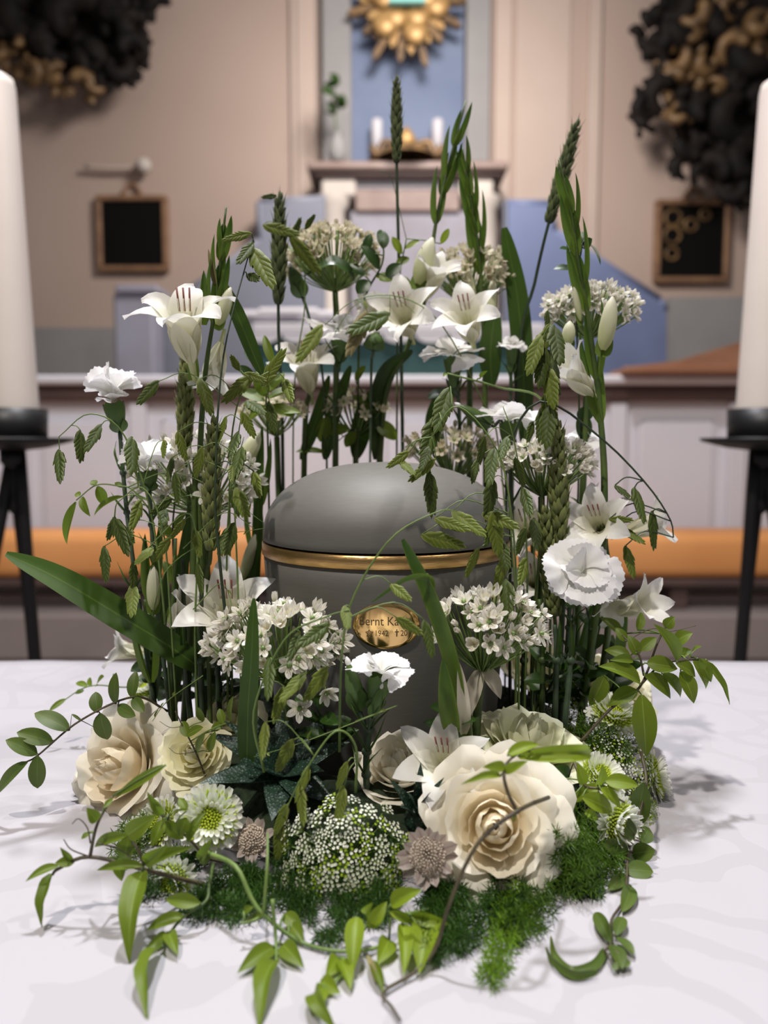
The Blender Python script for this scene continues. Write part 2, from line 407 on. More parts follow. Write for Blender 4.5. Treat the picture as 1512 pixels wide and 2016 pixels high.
def vase_plant():
    a = PD(664, 318, 7.35); t = thing('ledge_plant', 'small green plant sprig standing on the left end of the altar ledge', 'plant', a)
    O('vase', MB().add(lathe([(.05, 0), (.09, .06), (.07, .16), (.04, .22), (.055, .25)], 16)).mesh('vase', M_revl), t, Matrix.Translation(a))
    O('stem', MB().add(tube(spline([a+V(0, 0, .2), a+V(-.02, 0, .4), a+V(-.03, 0, .66)], 8), .008)).mesh('stem', GR['stem']), t)
    for k in range(9):
        b = a+V(R(-.06, .06), R(-.04, .04), .4+R(0, .28)); d = V(R(-1, 1), R(-1, .3), R(-.3, .8)).normalized()
        g = grid(6, 2, lambda u, v: (u, (v*2-1)*prof(.45)(u), .15*math.sin(u*3)))
        O('leaf', MB().add(g).mesh('leaf', GR['ruscus']), t, basis(b, d, (0, -1, .5), (.13, .05, .13)))
vase_plant()
# side screens with sloping top edges
def screen(name, label, poly, D, m, cat='screen'):
    pts = [PD(x, y, D) for x, y in poly]; t = thing(name, label, cat, V(sum(p.x for p in pts)/len(pts), pts[0].y, min(p.z for p in pts)))
    O('board', MB().add(prism([(p.x, p.z) for p in pts], pts[0].y, pts[0].y+.08)).mesh('board', m, smooth=False), t)
    # capping along the top edge
    top = [PD(x, y, D) for x, y in poly[:len(poly)-2]]
    for a, b in zip(top[:-1], top[1:]):
        O('capping', MB().add(tube([a+V(0, .04, 0), b+V(0, .04, 0)], .045, 8)).mesh('capping', M_grey if m == M_grey else M_blue), t)
screen('sloping_screen', 'grey-blue sloping stair screen left of the altar', [(318, 612), (512, 472), (512, 396), (640, 392), (640, 1047), (318, 1047)], 6.9, M_grey)
screen('sloping_screen', 'blue sloping stair screen right of the altar', [(1000, 400), (1080, 402), (1092, 455), (1300, 590), (1312, 612), (1312, 1047), (1000, 1047)], 6.9, M_blue)
def postbox():
    a = PD(265, 1058, 6.5); t = thing('white_post', 'pale lavender post standing left of the grey sloping screen', 'post', a)
    bgbox('shaft', 236, 575, 300, 1058, 6.5, .3, M_post, t, .02); bgbox('cap', 226, 560, 310, 577, 6.46, .38, M_post, t, .015); bgbox('band', 230, 662, 306, 680, 6.67, .36, M_revl, t, .01)
postbox()
bgbox('baseboard_left', -300, 645, 228, 780, 7.86, .1, M_revl, None, 0, 'structure')
bgbox('baseboard_right', 1312, 585, 2000, 780, 7.86, .1, M_revl, None, 0, 'structure')
# altar with teal frontal
def altar():
    D = 5.9; a = PD(785, 1076, D); t = thing('altar', 'altar behind the rail with a teal frontal', 'altar', a)
    bgbox('frontal', 505, 655, 1065, 1076, D, .9, M_teal, t, .01)
    bgbox('altar_cloth', 495, 636, 1075, 658, D-.04, 1.0, M_white, t, .012)
    for k in range(9):
        x = 520+k*66; p = PD(x, 658, D-.05); r = .12
        g = prism([(p.x-r, p.z)]+[(p.x-r*math.cos(q*math.pi/8), p.z-r*.55*math.sin(q*math.pi/8)) for q in range(1, 8)]+[(p.x+r, p.z)], p.y, p.y+.01)
        O('lace_scallop', MB().add(g).mesh('lace_scallop', M_white, smooth=False), t)
altar()
def book_stand():
    a = PD(560, 640, 6.0)
    t = thing('white_cloth_bundle', 'white folded linen lying on the left end of the altar', 'linen', a)
    for k in range(3):
        O('fold', MB().add(grid(6, 10, lambda u, v: (.22*(u-.5)*2, .09*math.cos(2*math.pi*v), .045+.045*math.sin(2*math.pi*v)), True)).mesh('fold', M_white), t, Matrix.Translation(a+V(.14*k-.1, 0, .02+.02*(k == 1))))
book_stand()
# altar rail
def rail():
    D = 4.0; t = thing('altar_rail', 'long white panelled altar rail with a brown moulding across the chancel', 'rail', PD(756, 1160, D))
    y = D-.58; zt = PD(756, 742, D).z; zb = pz
    x0, x1 = -4.6, 4.6
    O('shelf', MB().add(boxg(x0, x1, y-.12, y+.16, zt-.045, zt, .012)).mesh('shelf', M_rail, smooth=False), t)
    O('moulding', MB().add(boxg(x0, x1, y-.06, y+.12, zt-.125, zt-.045, .02)).mesh('moulding', M_brown, smooth=False), t)
    O('backing', MB().add(boxg(x0, x1, y+.02, y+.08, zb, zt-.125)).mesh('backing', M_rail, smooth=False), t)
    O('plinth', MB().add(boxg(x0, x1, y-.03, y+.1, zb, zb+.1, .01)).mesh('plinth', M_revl, smooth=False), t)
    me = MB().add(boxg(-.045, .045, y-.02, y+.02, zb+.1, zt-.125, .008)).mesh('stile', M_rail, smooth=False)
    W = .62; n = 15
    for k in range(n): O('stile', me, t, Matrix.Translation((-4.4+k*W+.03, 0, 0)))
    pm = MB().add(boxg(-.2, .2, y-.01, y+.02, zb+.2, zt-.22, .02)).mesh('panel', M_rail, smooth=False)
    for k in range(n-1): O('panel', pm, t, Matrix.Translation((-4.4+(k+.5)*W+.03, 0, 0)))
    return y, zt
ry, rzt = rail()
def kneeler():
    D = 3.55; y = D-.58; z1 = PD(756, 1048, D).z; z0 = PD(756, 1142, D).z
    t = thing('kneeling_bench', 'long orange padded kneeler running along the foot of the rail', 'kneeler', V(0, y, pz))
    def fn(u, v):
        a = 2*math.pi*v; c, s = math.cos(a), math.sin(a); e = .5
        return (-4.5+9*u, y+.14+.16*abs(c)**e*(1 if c > 0 else -1), (z0+z1)/2+(z1-z0)/2*abs(s)**e*(1 if s > 0 else -1))
    O('cushion', MB().add(grid(12, 24, fn, True)).mesh('cushion', M_orange), t)
    O('plank', MB().add(boxg(-4.5, 4.5, y+.0, y+.28, z0-.03, z0+.005, .005)).mesh('plank', M_brown, smooth=False), t)
    lm = MB().add(boxg(-.04, .04, y+.04, y+.24, pz, z0-.03, .005)).mesh('leg', M_brown, smooth=False)
    for k in range(7): O('leg', lm, t, Matrix.Translation((-4.2+k*1.4, 0, 0)))
kneeler()
def desk():
    a = PD(1330, 742, 3.95); t = thing('wooden_reading_desk', 'reddish wooden reading desk top resting on the right of the rail', 'desk', a)
    y = a.y; l = PD(1215, 728, 3.95); r = PD(1475, 728, 3.95); zt = rzt
    O('desk_top', MB().add(prism([(l.x, zt+.002), (r.x, zt+.002), (r.x, zt+.03), (r.x-.0, zt+.15), (r.x-.12, zt+.15), (l.x+.25, zt+.06), (l.x, zt+.03)], y-.16, y+.14)).mesh('desk_top', M_wood, smooth=False), t)
    O('edge_strip', MB().add(boxg(l.x-.02, r.x+.02, y-.18, y-.155, zt+.002, zt+.03, .004)).mesh('edge_strip', M_wood, smooth=False), t)
desk()
# framed panels
def picture(px0, py0, px1, py1, label, gold=False):
    D = 7.925; a = PD(px0, py1, D); b = PD(px1, py0, D); t = thing('framed_panel', label, 'picture', V((a.x+b.x)/2, a.y, a.z))
    f = .055; y = a.y
    O('panel', MB().add(boxg(a.x+f, b.x-f, y+.02, y+.07, a.z+f, b.z-f)).mesh('panel', M_black, smooth=False), t)
    for q in ((a.x, b.x, a.z, a.z+f), (a.x, b.x, b.z-f, b.z), (a.x, a.x+f, a.z+f, b.z-f), (b.x-f, b.x, a.z+f, b.z-f)):
        O('frame_strip', MB().add(boxg(q[0], q[1], y-.02, y+.08, q[2], q[3], .012)).mesh('frame_strip', M_frame, smooth=False), t)
    c = V((a.x+b.x)/2, y+.03, b.z)
    O('crest', MB().add(tube(spline([c+V(-.1, 0, 0), c+V(-.06, 0, .07), c+V(0, 0, .12), c+V(.06, 0, .07), c+V(.1, 0, 0)], 12), .02)).mesh('crest', M_frame), t)
    if gold:
        for dx, dz, r in ((-.2, .27, .08), (-.2, .1, .08), (-.02, .2, .06), (.12, .3, .05), (-.2, -.08, .06)):
            O('gilt_motif', MB().add(tube([c+V(dx+r*math.cos(k*.45), -.02, dz-.45+r*math.sin(k*.45)) for k in range(15)], .018)).mesh('gilt_motif', M_gold), t)
picture(192, 384, 328, 534, 'black square panel in a thin brown frame on the left wall')
picture(1288, 392, 1440, 556, 'dark panel with gilt motifs in a frame on the right wall', True)
def sconce():
    a = PD(270, 330, 7.9); t = thing('wall_sconce', 'small brass wall sconce with a pale shade above the left framed panel', 'lamp', a)
    l = PD(168, 328, 7.9)
    O('arm', MB().add(tube(spline([l, (l+a)/2+V(0, 0, -.01), a], 8), .025, 8)).mesh('arm', M_pil), t)
    O('shade', MB().add(ball(.075, 8, 12)).mesh('shade', M_cream), t, Matrix.Translation(PD(283, 326, 7.85)))
sconce()
# carved epitaphs with scrolls
def epitaph(label, outline, D, lumps, golds, seed):
    rr = random.Random(seed)
    pts = [PD(x, y, D) for x, y in outline]; c = sum(pts, V(0, 0, 0))/len(pts)
    t = thing('carved_epitaph', label, 'carving', c)
    O('backboard', MB().add(prism([(p.x, p.z) for p in pts], pts[0].y+.05, pts[0].y+.22)).mesh('backboard', M_dark, smooth=False), t)
    for i, (lst, m) in enumerate(((lumps, M_dark), (golds, M_gold))):
        for (x, y, r) in lst:
            p = PD(x, y, D-.03-.05*i); s = r*D/FPX; ph = rr.uniform(0, 6.28); dr = rr.choice((-1, 1)); q = []
            for k in range(14):
                f = k/13; ra = s*(1-.75*f); an = ph+dr*f*4.6
                q.append(p+V(ra*math.cos(an), -.12*f-.02, ra*math.sin(an)))
            sc_ = O('scroll', MB().add(tube(q, lambda u: s*(.16+.34*math.sin(u*2.6)), 8)).mesh('scroll', m), t)
            for k in range(4):                                     # acanthus lobes off each scroll
                a = rr.uniform(0, 6.28); b = p+V(math.cos(a), -.3, math.sin(a))*s*.5; pr = prof(.5, .6)
                g = grid(7, 4, lambda u, v: (u, (v*2-1)*.32*max(pr(u*.95+.03), .03)*(1+.25*math.sin(u*22)), .3*math.sin(u*2.6)-.2*(v*2-1)**2))
                O('acanthus_lobe', MB().add(g).mesh('acanthus_lobe', m), sc_, basis(b, (math.cos(a), rr.uniform(-.3, .1), math.sin(a)), (0, -1, 0), (s*1.1,)*3))
rl = random.Random(3)
epitaph('dark carved epitaph with a gilded lower edge at the upper left', [(-260, -200), (300, -200), (270, 60), (262, 110), (225, 150), (160, 140), (90, 120), (20, 90), (-260, 90)], 7.6,
        [(285, -10, 34), (270, 60, 34), (262, 105, 30), (235, 140, 30), (215, 172, 22), (225, 60, 40), (150, 50, 60), (60, 30, 60), (180, 115, 34), (110, 85, 40), (20, 60, 40), (-60, 60, 60)],
        [(20, 130, 26), (70, 145, 26), (118, 155, 24), (165, 172, 26), (190, 175, 18), (-40, 125, 34), (40, 95, 18)], 5)
epitaph('large dark and gilded carved epitaph at the upper right', [(1330, -220), (1760, -220), (1760, 330), (1470, 380), (1420, 340), (1360, 290), (1330, 200), (1300, 120)], 7.6,
        [(1290, 75, 34), (1275, 130, 32), (1262, 215, 26), (1262, 245, 20), (1300, 190, 36), (1330, 60, 40), (1340, 290, 34), (1350, 325, 28), (1400, 345, 38), (1440, 375, 30), (1462, 330, 44), (1380, 230, 36), (1440, 230, 50), (1420, 60, 40), (1480, 120, 50), (1465, 395, 22), (1330, 5, 40)],
        [(1330, 120, 28), (1320, 165, 24), (1365, 30, 28), (1350, 80, 22), (1440, 100, 30), (1490, 60, 30), (1380, 130, 26), (1330, 235, 20), (1430, 20, 22), (1490, 110, 20), (1400, 180, 22)], 9)

# candle stands beside the table
def candle_stand(px, s, label, label2, pyt):
    y = .82; c0 = P(px, 838, y); t = thing('candle_stand', label, 'candle stand', V(c0.x, y, 0), 'black iron candle stands')
    zc = c0.z
    O('cup', MB().add(lathe([(0, -.03), (.05, -.03), (.06, -.025), (.062, .03), (.05, .03), (.05, -.01), (0, -.01)], 28)).mesh('cup', M_iron), t, Matrix.Translation(c0))
    O('drip_tray', MB().add(lathe([(.02, -.045), (.06, -.04), (.105, -.028), (.107, -.022), (.06, -.032), (.02, -.035)], 28)).mesh('drip_tray', M_iron), t, Matrix.Translation(c0))
    O('column', MB().add(lathe([(.006, -.16), (.014, -.15), (.01, -.13), (.01, -.08), (.022, -.065), (.022, -.045), (0, -.045)], 16)).mesh('column', M_iron), t, Matrix.Translation(c0))
    for k, (dx, dy) in enumerate(((s*.065, -.02), (-s*.16, -.08), (-s*.04, .2))):
        pts = spline([c0+V(s*.012 if k == 0 else 0, 0, -.05), V(c0.x+dx*.5, y+dy*.5, .55), V(c0.x+dx*1.15, y+dy, .012)], 12)
        lg = O('leg', MB().add(tube(pts, .012, 8)).mesh('leg', M_iron), t)
        O('foot', MB().add(ball(.018, 6, 10, 1, 1, .6)).mesh('foot', M_iron), lg, Matrix.Translation(pts[-1]+V(0, 0, 0)))
    b = c0+V(0, 0, -.008); ht = P(px, pyt, y).z-b.z
    k = thing('pillar_candle', label2, 'candle', b, 'tall white pillar candles')
    r0, r1 = .048, .035
    O('candle_body', MB().add(lathe([(0, 0), (r0, 0), (r0, .01), (r1, ht-.02), (r1-.003, ht-.006), (r1-.012, ht), (0, ht-.012)], 32)).mesh('candle_body', M_wax), k, Matrix.Translation(b) @ Matrix.Shear('XY', 4, (-s*.022, 0)))
    O('wick', MB().add(tube(spline([b+V(0, 0, ht-.015), b+V(.002, 0, ht), b+V(.006, 0, ht+.012)], 5), .0015)).mesh('wick', M_iron), k)
candle_stand(23, 1, 'black iron tripod candle stand at the left edge', 'tall white pillar candle on the left iron stand', 148)
candle_stand(1503, -1, 'black iron tripod candle stand at the right edge', 'tall white pillar candle on the right iron stand', 158)
# ------------------------------------------------------------------ table and cloth
def damask():
    m, nt, b, o = newmat('white_damask')
    tc = N(nt, 'ShaderNodeTexCoord'); mp = N(nt, 'ShaderNodeMapping'); nt.links.new(tc.outputs['Object'], mp.inputs[0])
    nw = N(nt, 'ShaderNodeTexNoise', Scale=7.0, Detail=2.0); nt.links.new(mp.outputs[0], nw.inputs['Vector'])
    wv = N(nt, 'ShaderNodeTexVoronoi', Scale=17.0); wv.feature = 'DISTANCE_TO_EDGE'
    mv = nt.nodes.new('ShaderNodeVectorMath'); mv.operation = 'ADD'; sc2 = nt.nodes.new('ShaderNodeVectorMath'); sc2.operation = 'SCALE'; sc2.inputs['Scale'].default_value = .12
    nt.links.new(nw.outputs['Color'], sc2.inputs[0]); nt.links.new(mp.outputs[0], mv.inputs[0]); nt.links.new(sc2.outputs[0], mv.inputs[1])
    nt.links.new(mv.outputs[0], wv.inputs['Vector'])
    n2 = N(nt, 'ShaderNodeTexNoise', Scale=42.0, Detail=1.5); nt.links.new(mv.outputs[0], n2.inputs['Vector'])
    k = math_(nt, 'GREATER_THAN', math_(nt, 'ADD', ramp(nt, wv.outputs[0], 0, .25), math_(nt, 'MULTIPLY', n2.outputs['Fac'], .9)), .84)
    nt.links.new(mixc(nt, k, (.425, .411, .44), (.458, .443, .474)), b.inputs['Base Color'])
    nt.links.new(math_(nt, 'MULTIPLY_ADD', k, -.16, .74), b.inputs['Roughness'])
    b.inputs['Sheen Weight'].default_value = .1; b.inputs['Specular IOR Level'].default_value = .35
    w1 = N(nt, 'ShaderNodeTexWave', Scale=420.0); w1.bands_direction = 'X'; w2 = N(nt, 'ShaderNodeTexWave', Scale=420.0); w2.bands_direction = 'Y'
    for x in (w1, w2): nt.links.new(mp.outputs[0], x.inputs['Vector'])
    h = math_(nt, 'ADD', math_(nt, 'MULTIPLY', w1.outputs['Fac'], math_(nt, 'MULTIPLY_ADD', k, -.6, .8)), math_(nt, 'MULTIPLY', w2.outputs['Fac'], math_(nt, 'MULTIPLY_ADD', k, .6, .2)))
    bump(nt, b, math_(nt, 'ADD', h, math_(nt, 'MULTIPLY', k, 1.5)), .25, .0002)
    return m
M_cloth = damask()
M_tab = simple('table_wood', (.2, .12, .07), .5, col2=(.15, .09, .05), scale=4)
TX, TY0, TY1 = .62, -.5, .272
t = thing('table', 'table under the white damask cloth carrying the urn and flowers', 'table', V(0, -.1, 0))
O('table_top', MB().add(boxg(-TX+.01, TX-.01, TY0+.01, TY1-.01, TZ-.04, TZ-.004, .004)).mesh('table_top', M_tab, smooth=False), t)
for x in (-TX+.06, TX-.06):
    for y in (TY0+.06, TY1-.06):
        O('leg', MB().add(boxg(x-.025, x+.025, y-.025, y+.025, 0, TZ-.04, .005)).mesh('leg', M_tab, smooth=False), t)
def cloth():
    mb = MB(); nx, ny = 90, 66; drop = .32
    def fn(u, v):
        # unrolled sheet: bends over the edges
        sx = (u-.5)*2*(TX+drop); sy = TY0-drop+(TY1-TY0+2*drop)*v
        x = max(-TX, min(TX, sx)); ex = abs(sx)-TX if abs(sx) > TX else 0
        y = max(TY0, min(TY1, sy)); ey = TY0-sy if sy < TY0 else (sy-TY1 if sy > TY1 else 0)
        z = TZ-max(ex, ey)
        rp = math.sin((sy if ex else sx)*28)*.012*min(1, max(ex, ey)/.15)
        if ex: x += (1 if sx > 0 else -1)*(.004+rp+.05*ex)
        if ey: y += (-1 if sy < TY0 else 1)*(.004+rp+.05*ey)
        if not ex and not ey:
            z += .0016*noise.noise(V(sx*9, sy*9, 0))+.0009*noise.noise(V(sx*22, sy*22, 3))
        return (x, y, z)
    mb.add(grid(nx, ny, fn))
    return O('tablecloth', mb.mesh('tablecloth', M_cloth))
tag(cloth(), 'white damask tablecloth with a woven tone-on-tone pattern', 'tablecloth')

# ------------------------------------------------------------------ urn
UX = .0015; UR = .0928
M_urn = simple('urn_lacquer', (.14, .136, .12), .56, .12, col2=(.129, .125, .111), scale=90, bmp=.04, bdist=.0003, stretch=(1, 1, 14), spec=.4)
M_brass = simple('brushed_brass', (.62, .40, .17), .3, 1.0, col2=(.52, .32, .12), scale=160, bmp=.25, bdist=.0006, stretch=(1, 1, 20))
M_plaq = simple('polished_gold_plaque', (.78, .53, .22), .12, 1.0, col2=(.74, .49, .2), scale=30)
M_engr = simple('engraving', (.12, .075, .03), .5, .3)
def urn():
    b = V(UX, 0, TZ); t = thing('urn', 'dark grey domed urn with a brass band and oval plaque', 'urn', b)
    T = Matrix.Translation(b); r = UR
    O('body', MB().add(lathe([(0, .001), (.072, .001), (.0795, .004), (.083, .010), (.0855, .05), (.0885, .10), (.0912, .150), (r-.0006, .1655), (r-.006, .1655)], 96)).mesh('body', M_urn), t, T)
    O('brass_band', MB().add(lathe([(r-.004, .1634), (r-.0006, .1634), (r+.0004, .164), (r+.0004, .1722), (r-.0006, .1728), (r-.004, .1728)], 96)).mesh('brass_band', M_brass), t, T)
    pr = [(r-.008, .1726), (r-.0012, .1740)]; H = .0568; n = 2.3
    for k in range(0, 31):
        a = k/30*math.pi/2; pr.append(((r-.0002)*max(0, math.cos(a))**(2/n), .1742+H*math.sin(a)**(2/n)))
    O('lid', MB().add(lathe(pr, 96)).mesh('lid', M_urn), t, T)
    # oval plaque bent round the body
    zc = P(765, 1233, -.09).z-TZ; pw, ph = .0228, .0157
    def wrap(x, z, off): 
        zz = zc+z; rb = .0885+(zz-.1)*.05+off; a = x/rb
        return V(rb*math.sin(a), -rb*math.cos(a), zz)
    mb = MB()
    def fn(u, v):
        a = 2*math.pi*v; k = min(u/.85, 1); off = .0016 if u < .9 else -.001
        k2 = 1 if u >= .85 else k
        return wrap(pw*k2*math.cos(a), ph*k2*math.sin(a), off-(.0006 if .8 < u < .9 else 0))
    mb.add(grid(10, 64, fn, True))
    pl = O('plaque', mb.mesh('plaque', M_plaq), t, T, label='polished oval gold plaque with engraved lettering')
    def text(body, size, x, z):
        cu = bpy.data.curves.new('lettering', 'FONT'); cu.body = body; cu.size = size; cu.align_x = 'LEFT'; cu.resolution_u = 4
        tmp = bpy.data.objects.new('tmp', cu); C.link(tmp)
        dg = bpy.context.evaluated_depsgraph_get(); me = bpy.data.meshes.new_from_object(tmp.evaluated_get(dg))
        bpy.data.objects.remove(tmp); bpy.data.curves.remove(cu)
        for v in me.vertices: v.co = wrap(x+v.co.x*.86, z+v.co.y, .00175)
        me.materials.clear(); me.materials.append(M_engr)
        return O('lettering', me, pl, T)
    text('Bernt Kad', .0084, -.0180, .0008)
    text('1942', .0054, -.0078, -.0062); text('20', .0054, .0092, -.0062)
    # star and cross marks
    def mark(pts, r0):
        mb = MB()
        for a, b2 in pts: mb.add(tube([wrap(*a, .0017), wrap(*b2, .0017)], r0, 4))
        O('engraved_mark', mb.mesh('engraved_mark', M_engr), pl, T)
    q = [(-.0112+(.0025 if k % 2 == 0 else   .0011)*math.sin(k*math.pi/5), -.0045+(.0025 if k % 2 == 0 else .0013)*math.cos(k*math.pi/5)) for k in range(10)]
    mark(list(zip(q, q[1:]+q[:1])), .0002)
    mark([((.0068, -.0066), (.0068, -.0018)), ((.0055, -.0034), (.0081, -.0034))], .00035)
urn()

# ------------------------------------------------------------------ ring that carries the flowers
M_foam = simple('moss_foam', (.018, .035, .012), .95, col2=(.008, .016, .006), scale=130, bmp=1.0, bdist=.006)
M_tray = simple('dark_tray', (.012, .016, .012), .6)
t = thing('flower_ring', 'dark moss-covered foam ring in a tray around the urn', 'ring', V(UX, 0, TZ))
def ring(pr): return MB().add(lathe(pr, 64))
O('foam', ring([(.104, .008), (.102, .022), (.108, .032), (.124, .036), (.140, .029), (.154, .017), (.161, .009), (.158, .006), (.104, .006)]).mesh('foam', M_foam), t, Matrix.Translation((UX, 0, TZ)))
O('tray', ring([(.098, .003), (.160, .003), (.165, .010), (.163, .010), (.157, .005), (.101, .006), (.0985, .012), (.0972, .012), (.098, .003)]).mesh('tray', M_tray), t, Matrix.Translation((UX, 0, TZ)))
FZ = TZ+.026
def foot(px, y, z=FZ):
    """point where a stem seen at pixel column px enters the foam"""
    return V((px-756)*mm(y), y, z)

# ------------------------------------------------------------------ plant pieces
def PX(*pts): return [P(*p) for p in pts]
TOC = V(0, -1, .15)
UNIT = {}
def unit_leaf(kind, m):
    key = (kind, m.name)
    if key not in UNIT:
        peak, arch, fold, tipc, sh, wave = {
            'lance': (.38, .10, .10, .0, 1.0, 0), 'oval': (.48, .06, .06, 0, .75, 0), 'long': (.3, .14, .08, -.12, 1.0, .02),
            'round': (.5, .05, .05, 0, .6, 0), 'curl': (.35, .28, .08, -.2, .9, .03), 'flat': (.45, .01, .05, 0, .9, 0), 'spathe': (.3, .03, .05, 0, .75, 0)}[kind]
        pr = prof(peak, sh)
        def fn(u, v):
            s = v*2-1; ww = pr(u*.985+.012)
            return (u, s*ww, arch*4*u*(1-u)+tipc*u**3+fold*abs(s)*ww+wave*math.sin(u*14)*s*s)
        UNIT[key] = MB().add(grid(10, 4, fn)).mesh('leaf_'+kind, m)
    return UNIT[key]
def leafpx(root, b, t, wpx, m='jas', kind='lance', name='leaf', face=None, jit=.35, flip=1):
    b = P(*b) if not isinstance(b, Vector) else b; t = P(*t) if not isinstance(t, Vector) else t
    d = t-b; L = max(d.length, 1e-4); hw = wpx*mm(b.y)/2
    f = Vector(face) if face else V(R(-jit, jit), -.75, .65+R(-jit, jit))
    mm_ = GR[m] if m in GR else PT[m]
    return O(name, unit_leaf(kind, mm_), root, basis(b, d, f*1.0, (L, hw, L*flip)))
def stem(root, pts, r, m='stem', name='stem', n=16, sides=6, taper=.6):
    sp_ = spline(pts, n); 
    O(name, MB().add(tube(sp_, lambda u: r*(1-(1-taper)*u), sides)).mesh(name, GR[m]), root)
    return sp_
# ---- gladiolus
def tepal_mesh(openk, W, L, m, seed):
    rr = random.Random(seed); pr = prof(.5, .78); n = 12
    a0, a1 = math.radians(10), math.radians(openk); cx = [(0, .0012)]
    for i in range(n):
        t = (i+.5)/n; k = max(0, (t-.25)/.75); a = a0+(a1-a0)*k**1.1*(1.0+.28*k*k); ds = L/n
        x, r = cx[-1]; cx.append((x+math.cos(a)*ds, r+math.sin(a)*ds))
    wv = rr.uniform(-.003, .003); tw = rr.uniform(-.2, .2)
    def fn(u, v):
        i = int(round(u*n)); x, r = cx[i]; s = v*2-1; ww = W*max(pr(u*.95+.04), .02)*(1 if u < .9 else 1)
        if u > .999: ww = .0006
        cup = .75*(1-u)**1.1+.12
        i2 = min(i+1, n); dx = cx[i2][0]-cx[i2-1][0]; dr = cx[i2][1]-cx[i2-1][1]; l = math.hypot(dx, dr) or 1
        nx, nr = -dr/l, dx/l        # outward normal in (x,r)
        off = -cup*s*s*ww+wv*math.sin(u*7+s*2)*u*abs(s)
        return (x+nx*off, s*ww, r+nr*off+tw*s*ww*u*.5)
    return MB().add(grid(n, 6, fn)).mesh('tepal', m)
TEP = {}
def glad_flower(root, base, axis, S=.055, openk=88, roll=0, stamens=True, label=None, mat='glad'):
    """base: tube base, axis: facing; S = tepal length"""
    b = P(*base) if not isinstance(base, Vector) else base; ax = Vector(axis).normalized()
    key = (openk, mat)
    if key not in TEP: TEP[key] = [tepal_mesh(openk*k, .0098*w2, .055, PT[mat], i) for i, (k, w2) in enumerate(((1, 1.12), (1.08, .9), (.92, 1.05)))]
    k = S/.055; M0 = basis(b, ax, (0, 0, 1), (k, k, k))
    tb = grid(5, 10, lambda u, v: (-.012+.03*u, (.0016+.0022*u)*math.cos(2*math.pi*v), (.0016+.0022*u)*math.sin(2*math.pi*v)), True)
    if 'tube' not in UNIT: UNIT['tube'] = MB().add(tb).mesh('flower_tube', PT['gladbud'])
    f = O('flower', UNIT['tube'], root, M0, label=label)
    for i in range(6):
        Mr = M0 @ Matrix.Rotation(roll+i*math.pi/3, 4, 'X')
        O('tepal', TEP[key][i % 2 if i != 3 else 2], f, Mr @ Matrix.Translation((0, 0, .0006*(i % 2))))
    if stamens:
        if 'stam' not in UNIT:
            mb = MB()
            for dy in (-.0035, 0, .0035):
                mb.add(tube(spline([V(.012, dy*.4, .001), V(.026, dy*.8, .0045), V(.037, dy, .0085)], 6), .00028, 5), 0)
                mb.add(tube([V(.03, dy*.9, .0062), V(.0425, dy*1.1, .0112)], .0006, 5), 1)
            UNIT['stam'] = mb.mesh('stamens', PT['gladbud'], PT['stamen'])
        O('stamens', UNIT['stam'], f, M0 @ Matrix.Rotation(roll, 4, 'X'))
    return f
def glad_bud(root, b, t, wpx, mat='gladbud', green=True, flare=False):
    b = P(*b); t = P(*t); L = (t-b).length; r = wpx*mm(b.y)/2
    key = ('bud', mat)
    if key not in UNIT:
        mb = MB()
        for k in range(3):
            pr = prof(.45, .6)
            mb.add(grid(8, 5, lambda u, v: (u, pr(u*.97+.02)*math.sin((v-.5)*2.6)*1, pr(u*.97+.02)*math.cos((v-.5)*2.6)*1), False), 0, Matrix.Rotation(k*2.094, 4, 'X') @ Matrix.Scale(1-.04*k, 4))
        UNIT[key] = mb.mesh('bud', PT[mat])
    o = O('bud', UNIT[key], root, basis(b, t-b, (R(-1, 1), -1, R(0, 1)), (L, r, r)))
    if green:
        leafpx(root, b-(t-b)*.12, b+(t-b)*.5, wpx*1.0, 'spathe', 'spathe', 'spathe', face=(R(-.5, .5), .8, -.3))
    return o
def spathes(root, path, ts, Ls, m='spathe', wpx=16, start=1):
    n = len(path)-1
    for i, (tt, L) in enumerate(zip(ts, Ls)):
        p = path[int(tt*n)]; q = path[min(int(tt*n)+1, n)]; d = (q-p).normalized(); s = start*(1 if i % 2 else -1)
        tip = p+(d+V(s*.16, -.05, .02)).normalized()*L
        leafpx(root, p, tip, wpx, m, 'spathe', 'spathe', face=(s*.8, -.7, .1))
        leafpx(root, p, p+(d+V(-s*.05, 0, 0)).normalized()*L*.8, wpx*.8, m, 'spathe', 'spathe', face=(-s*.5, .8, .1))
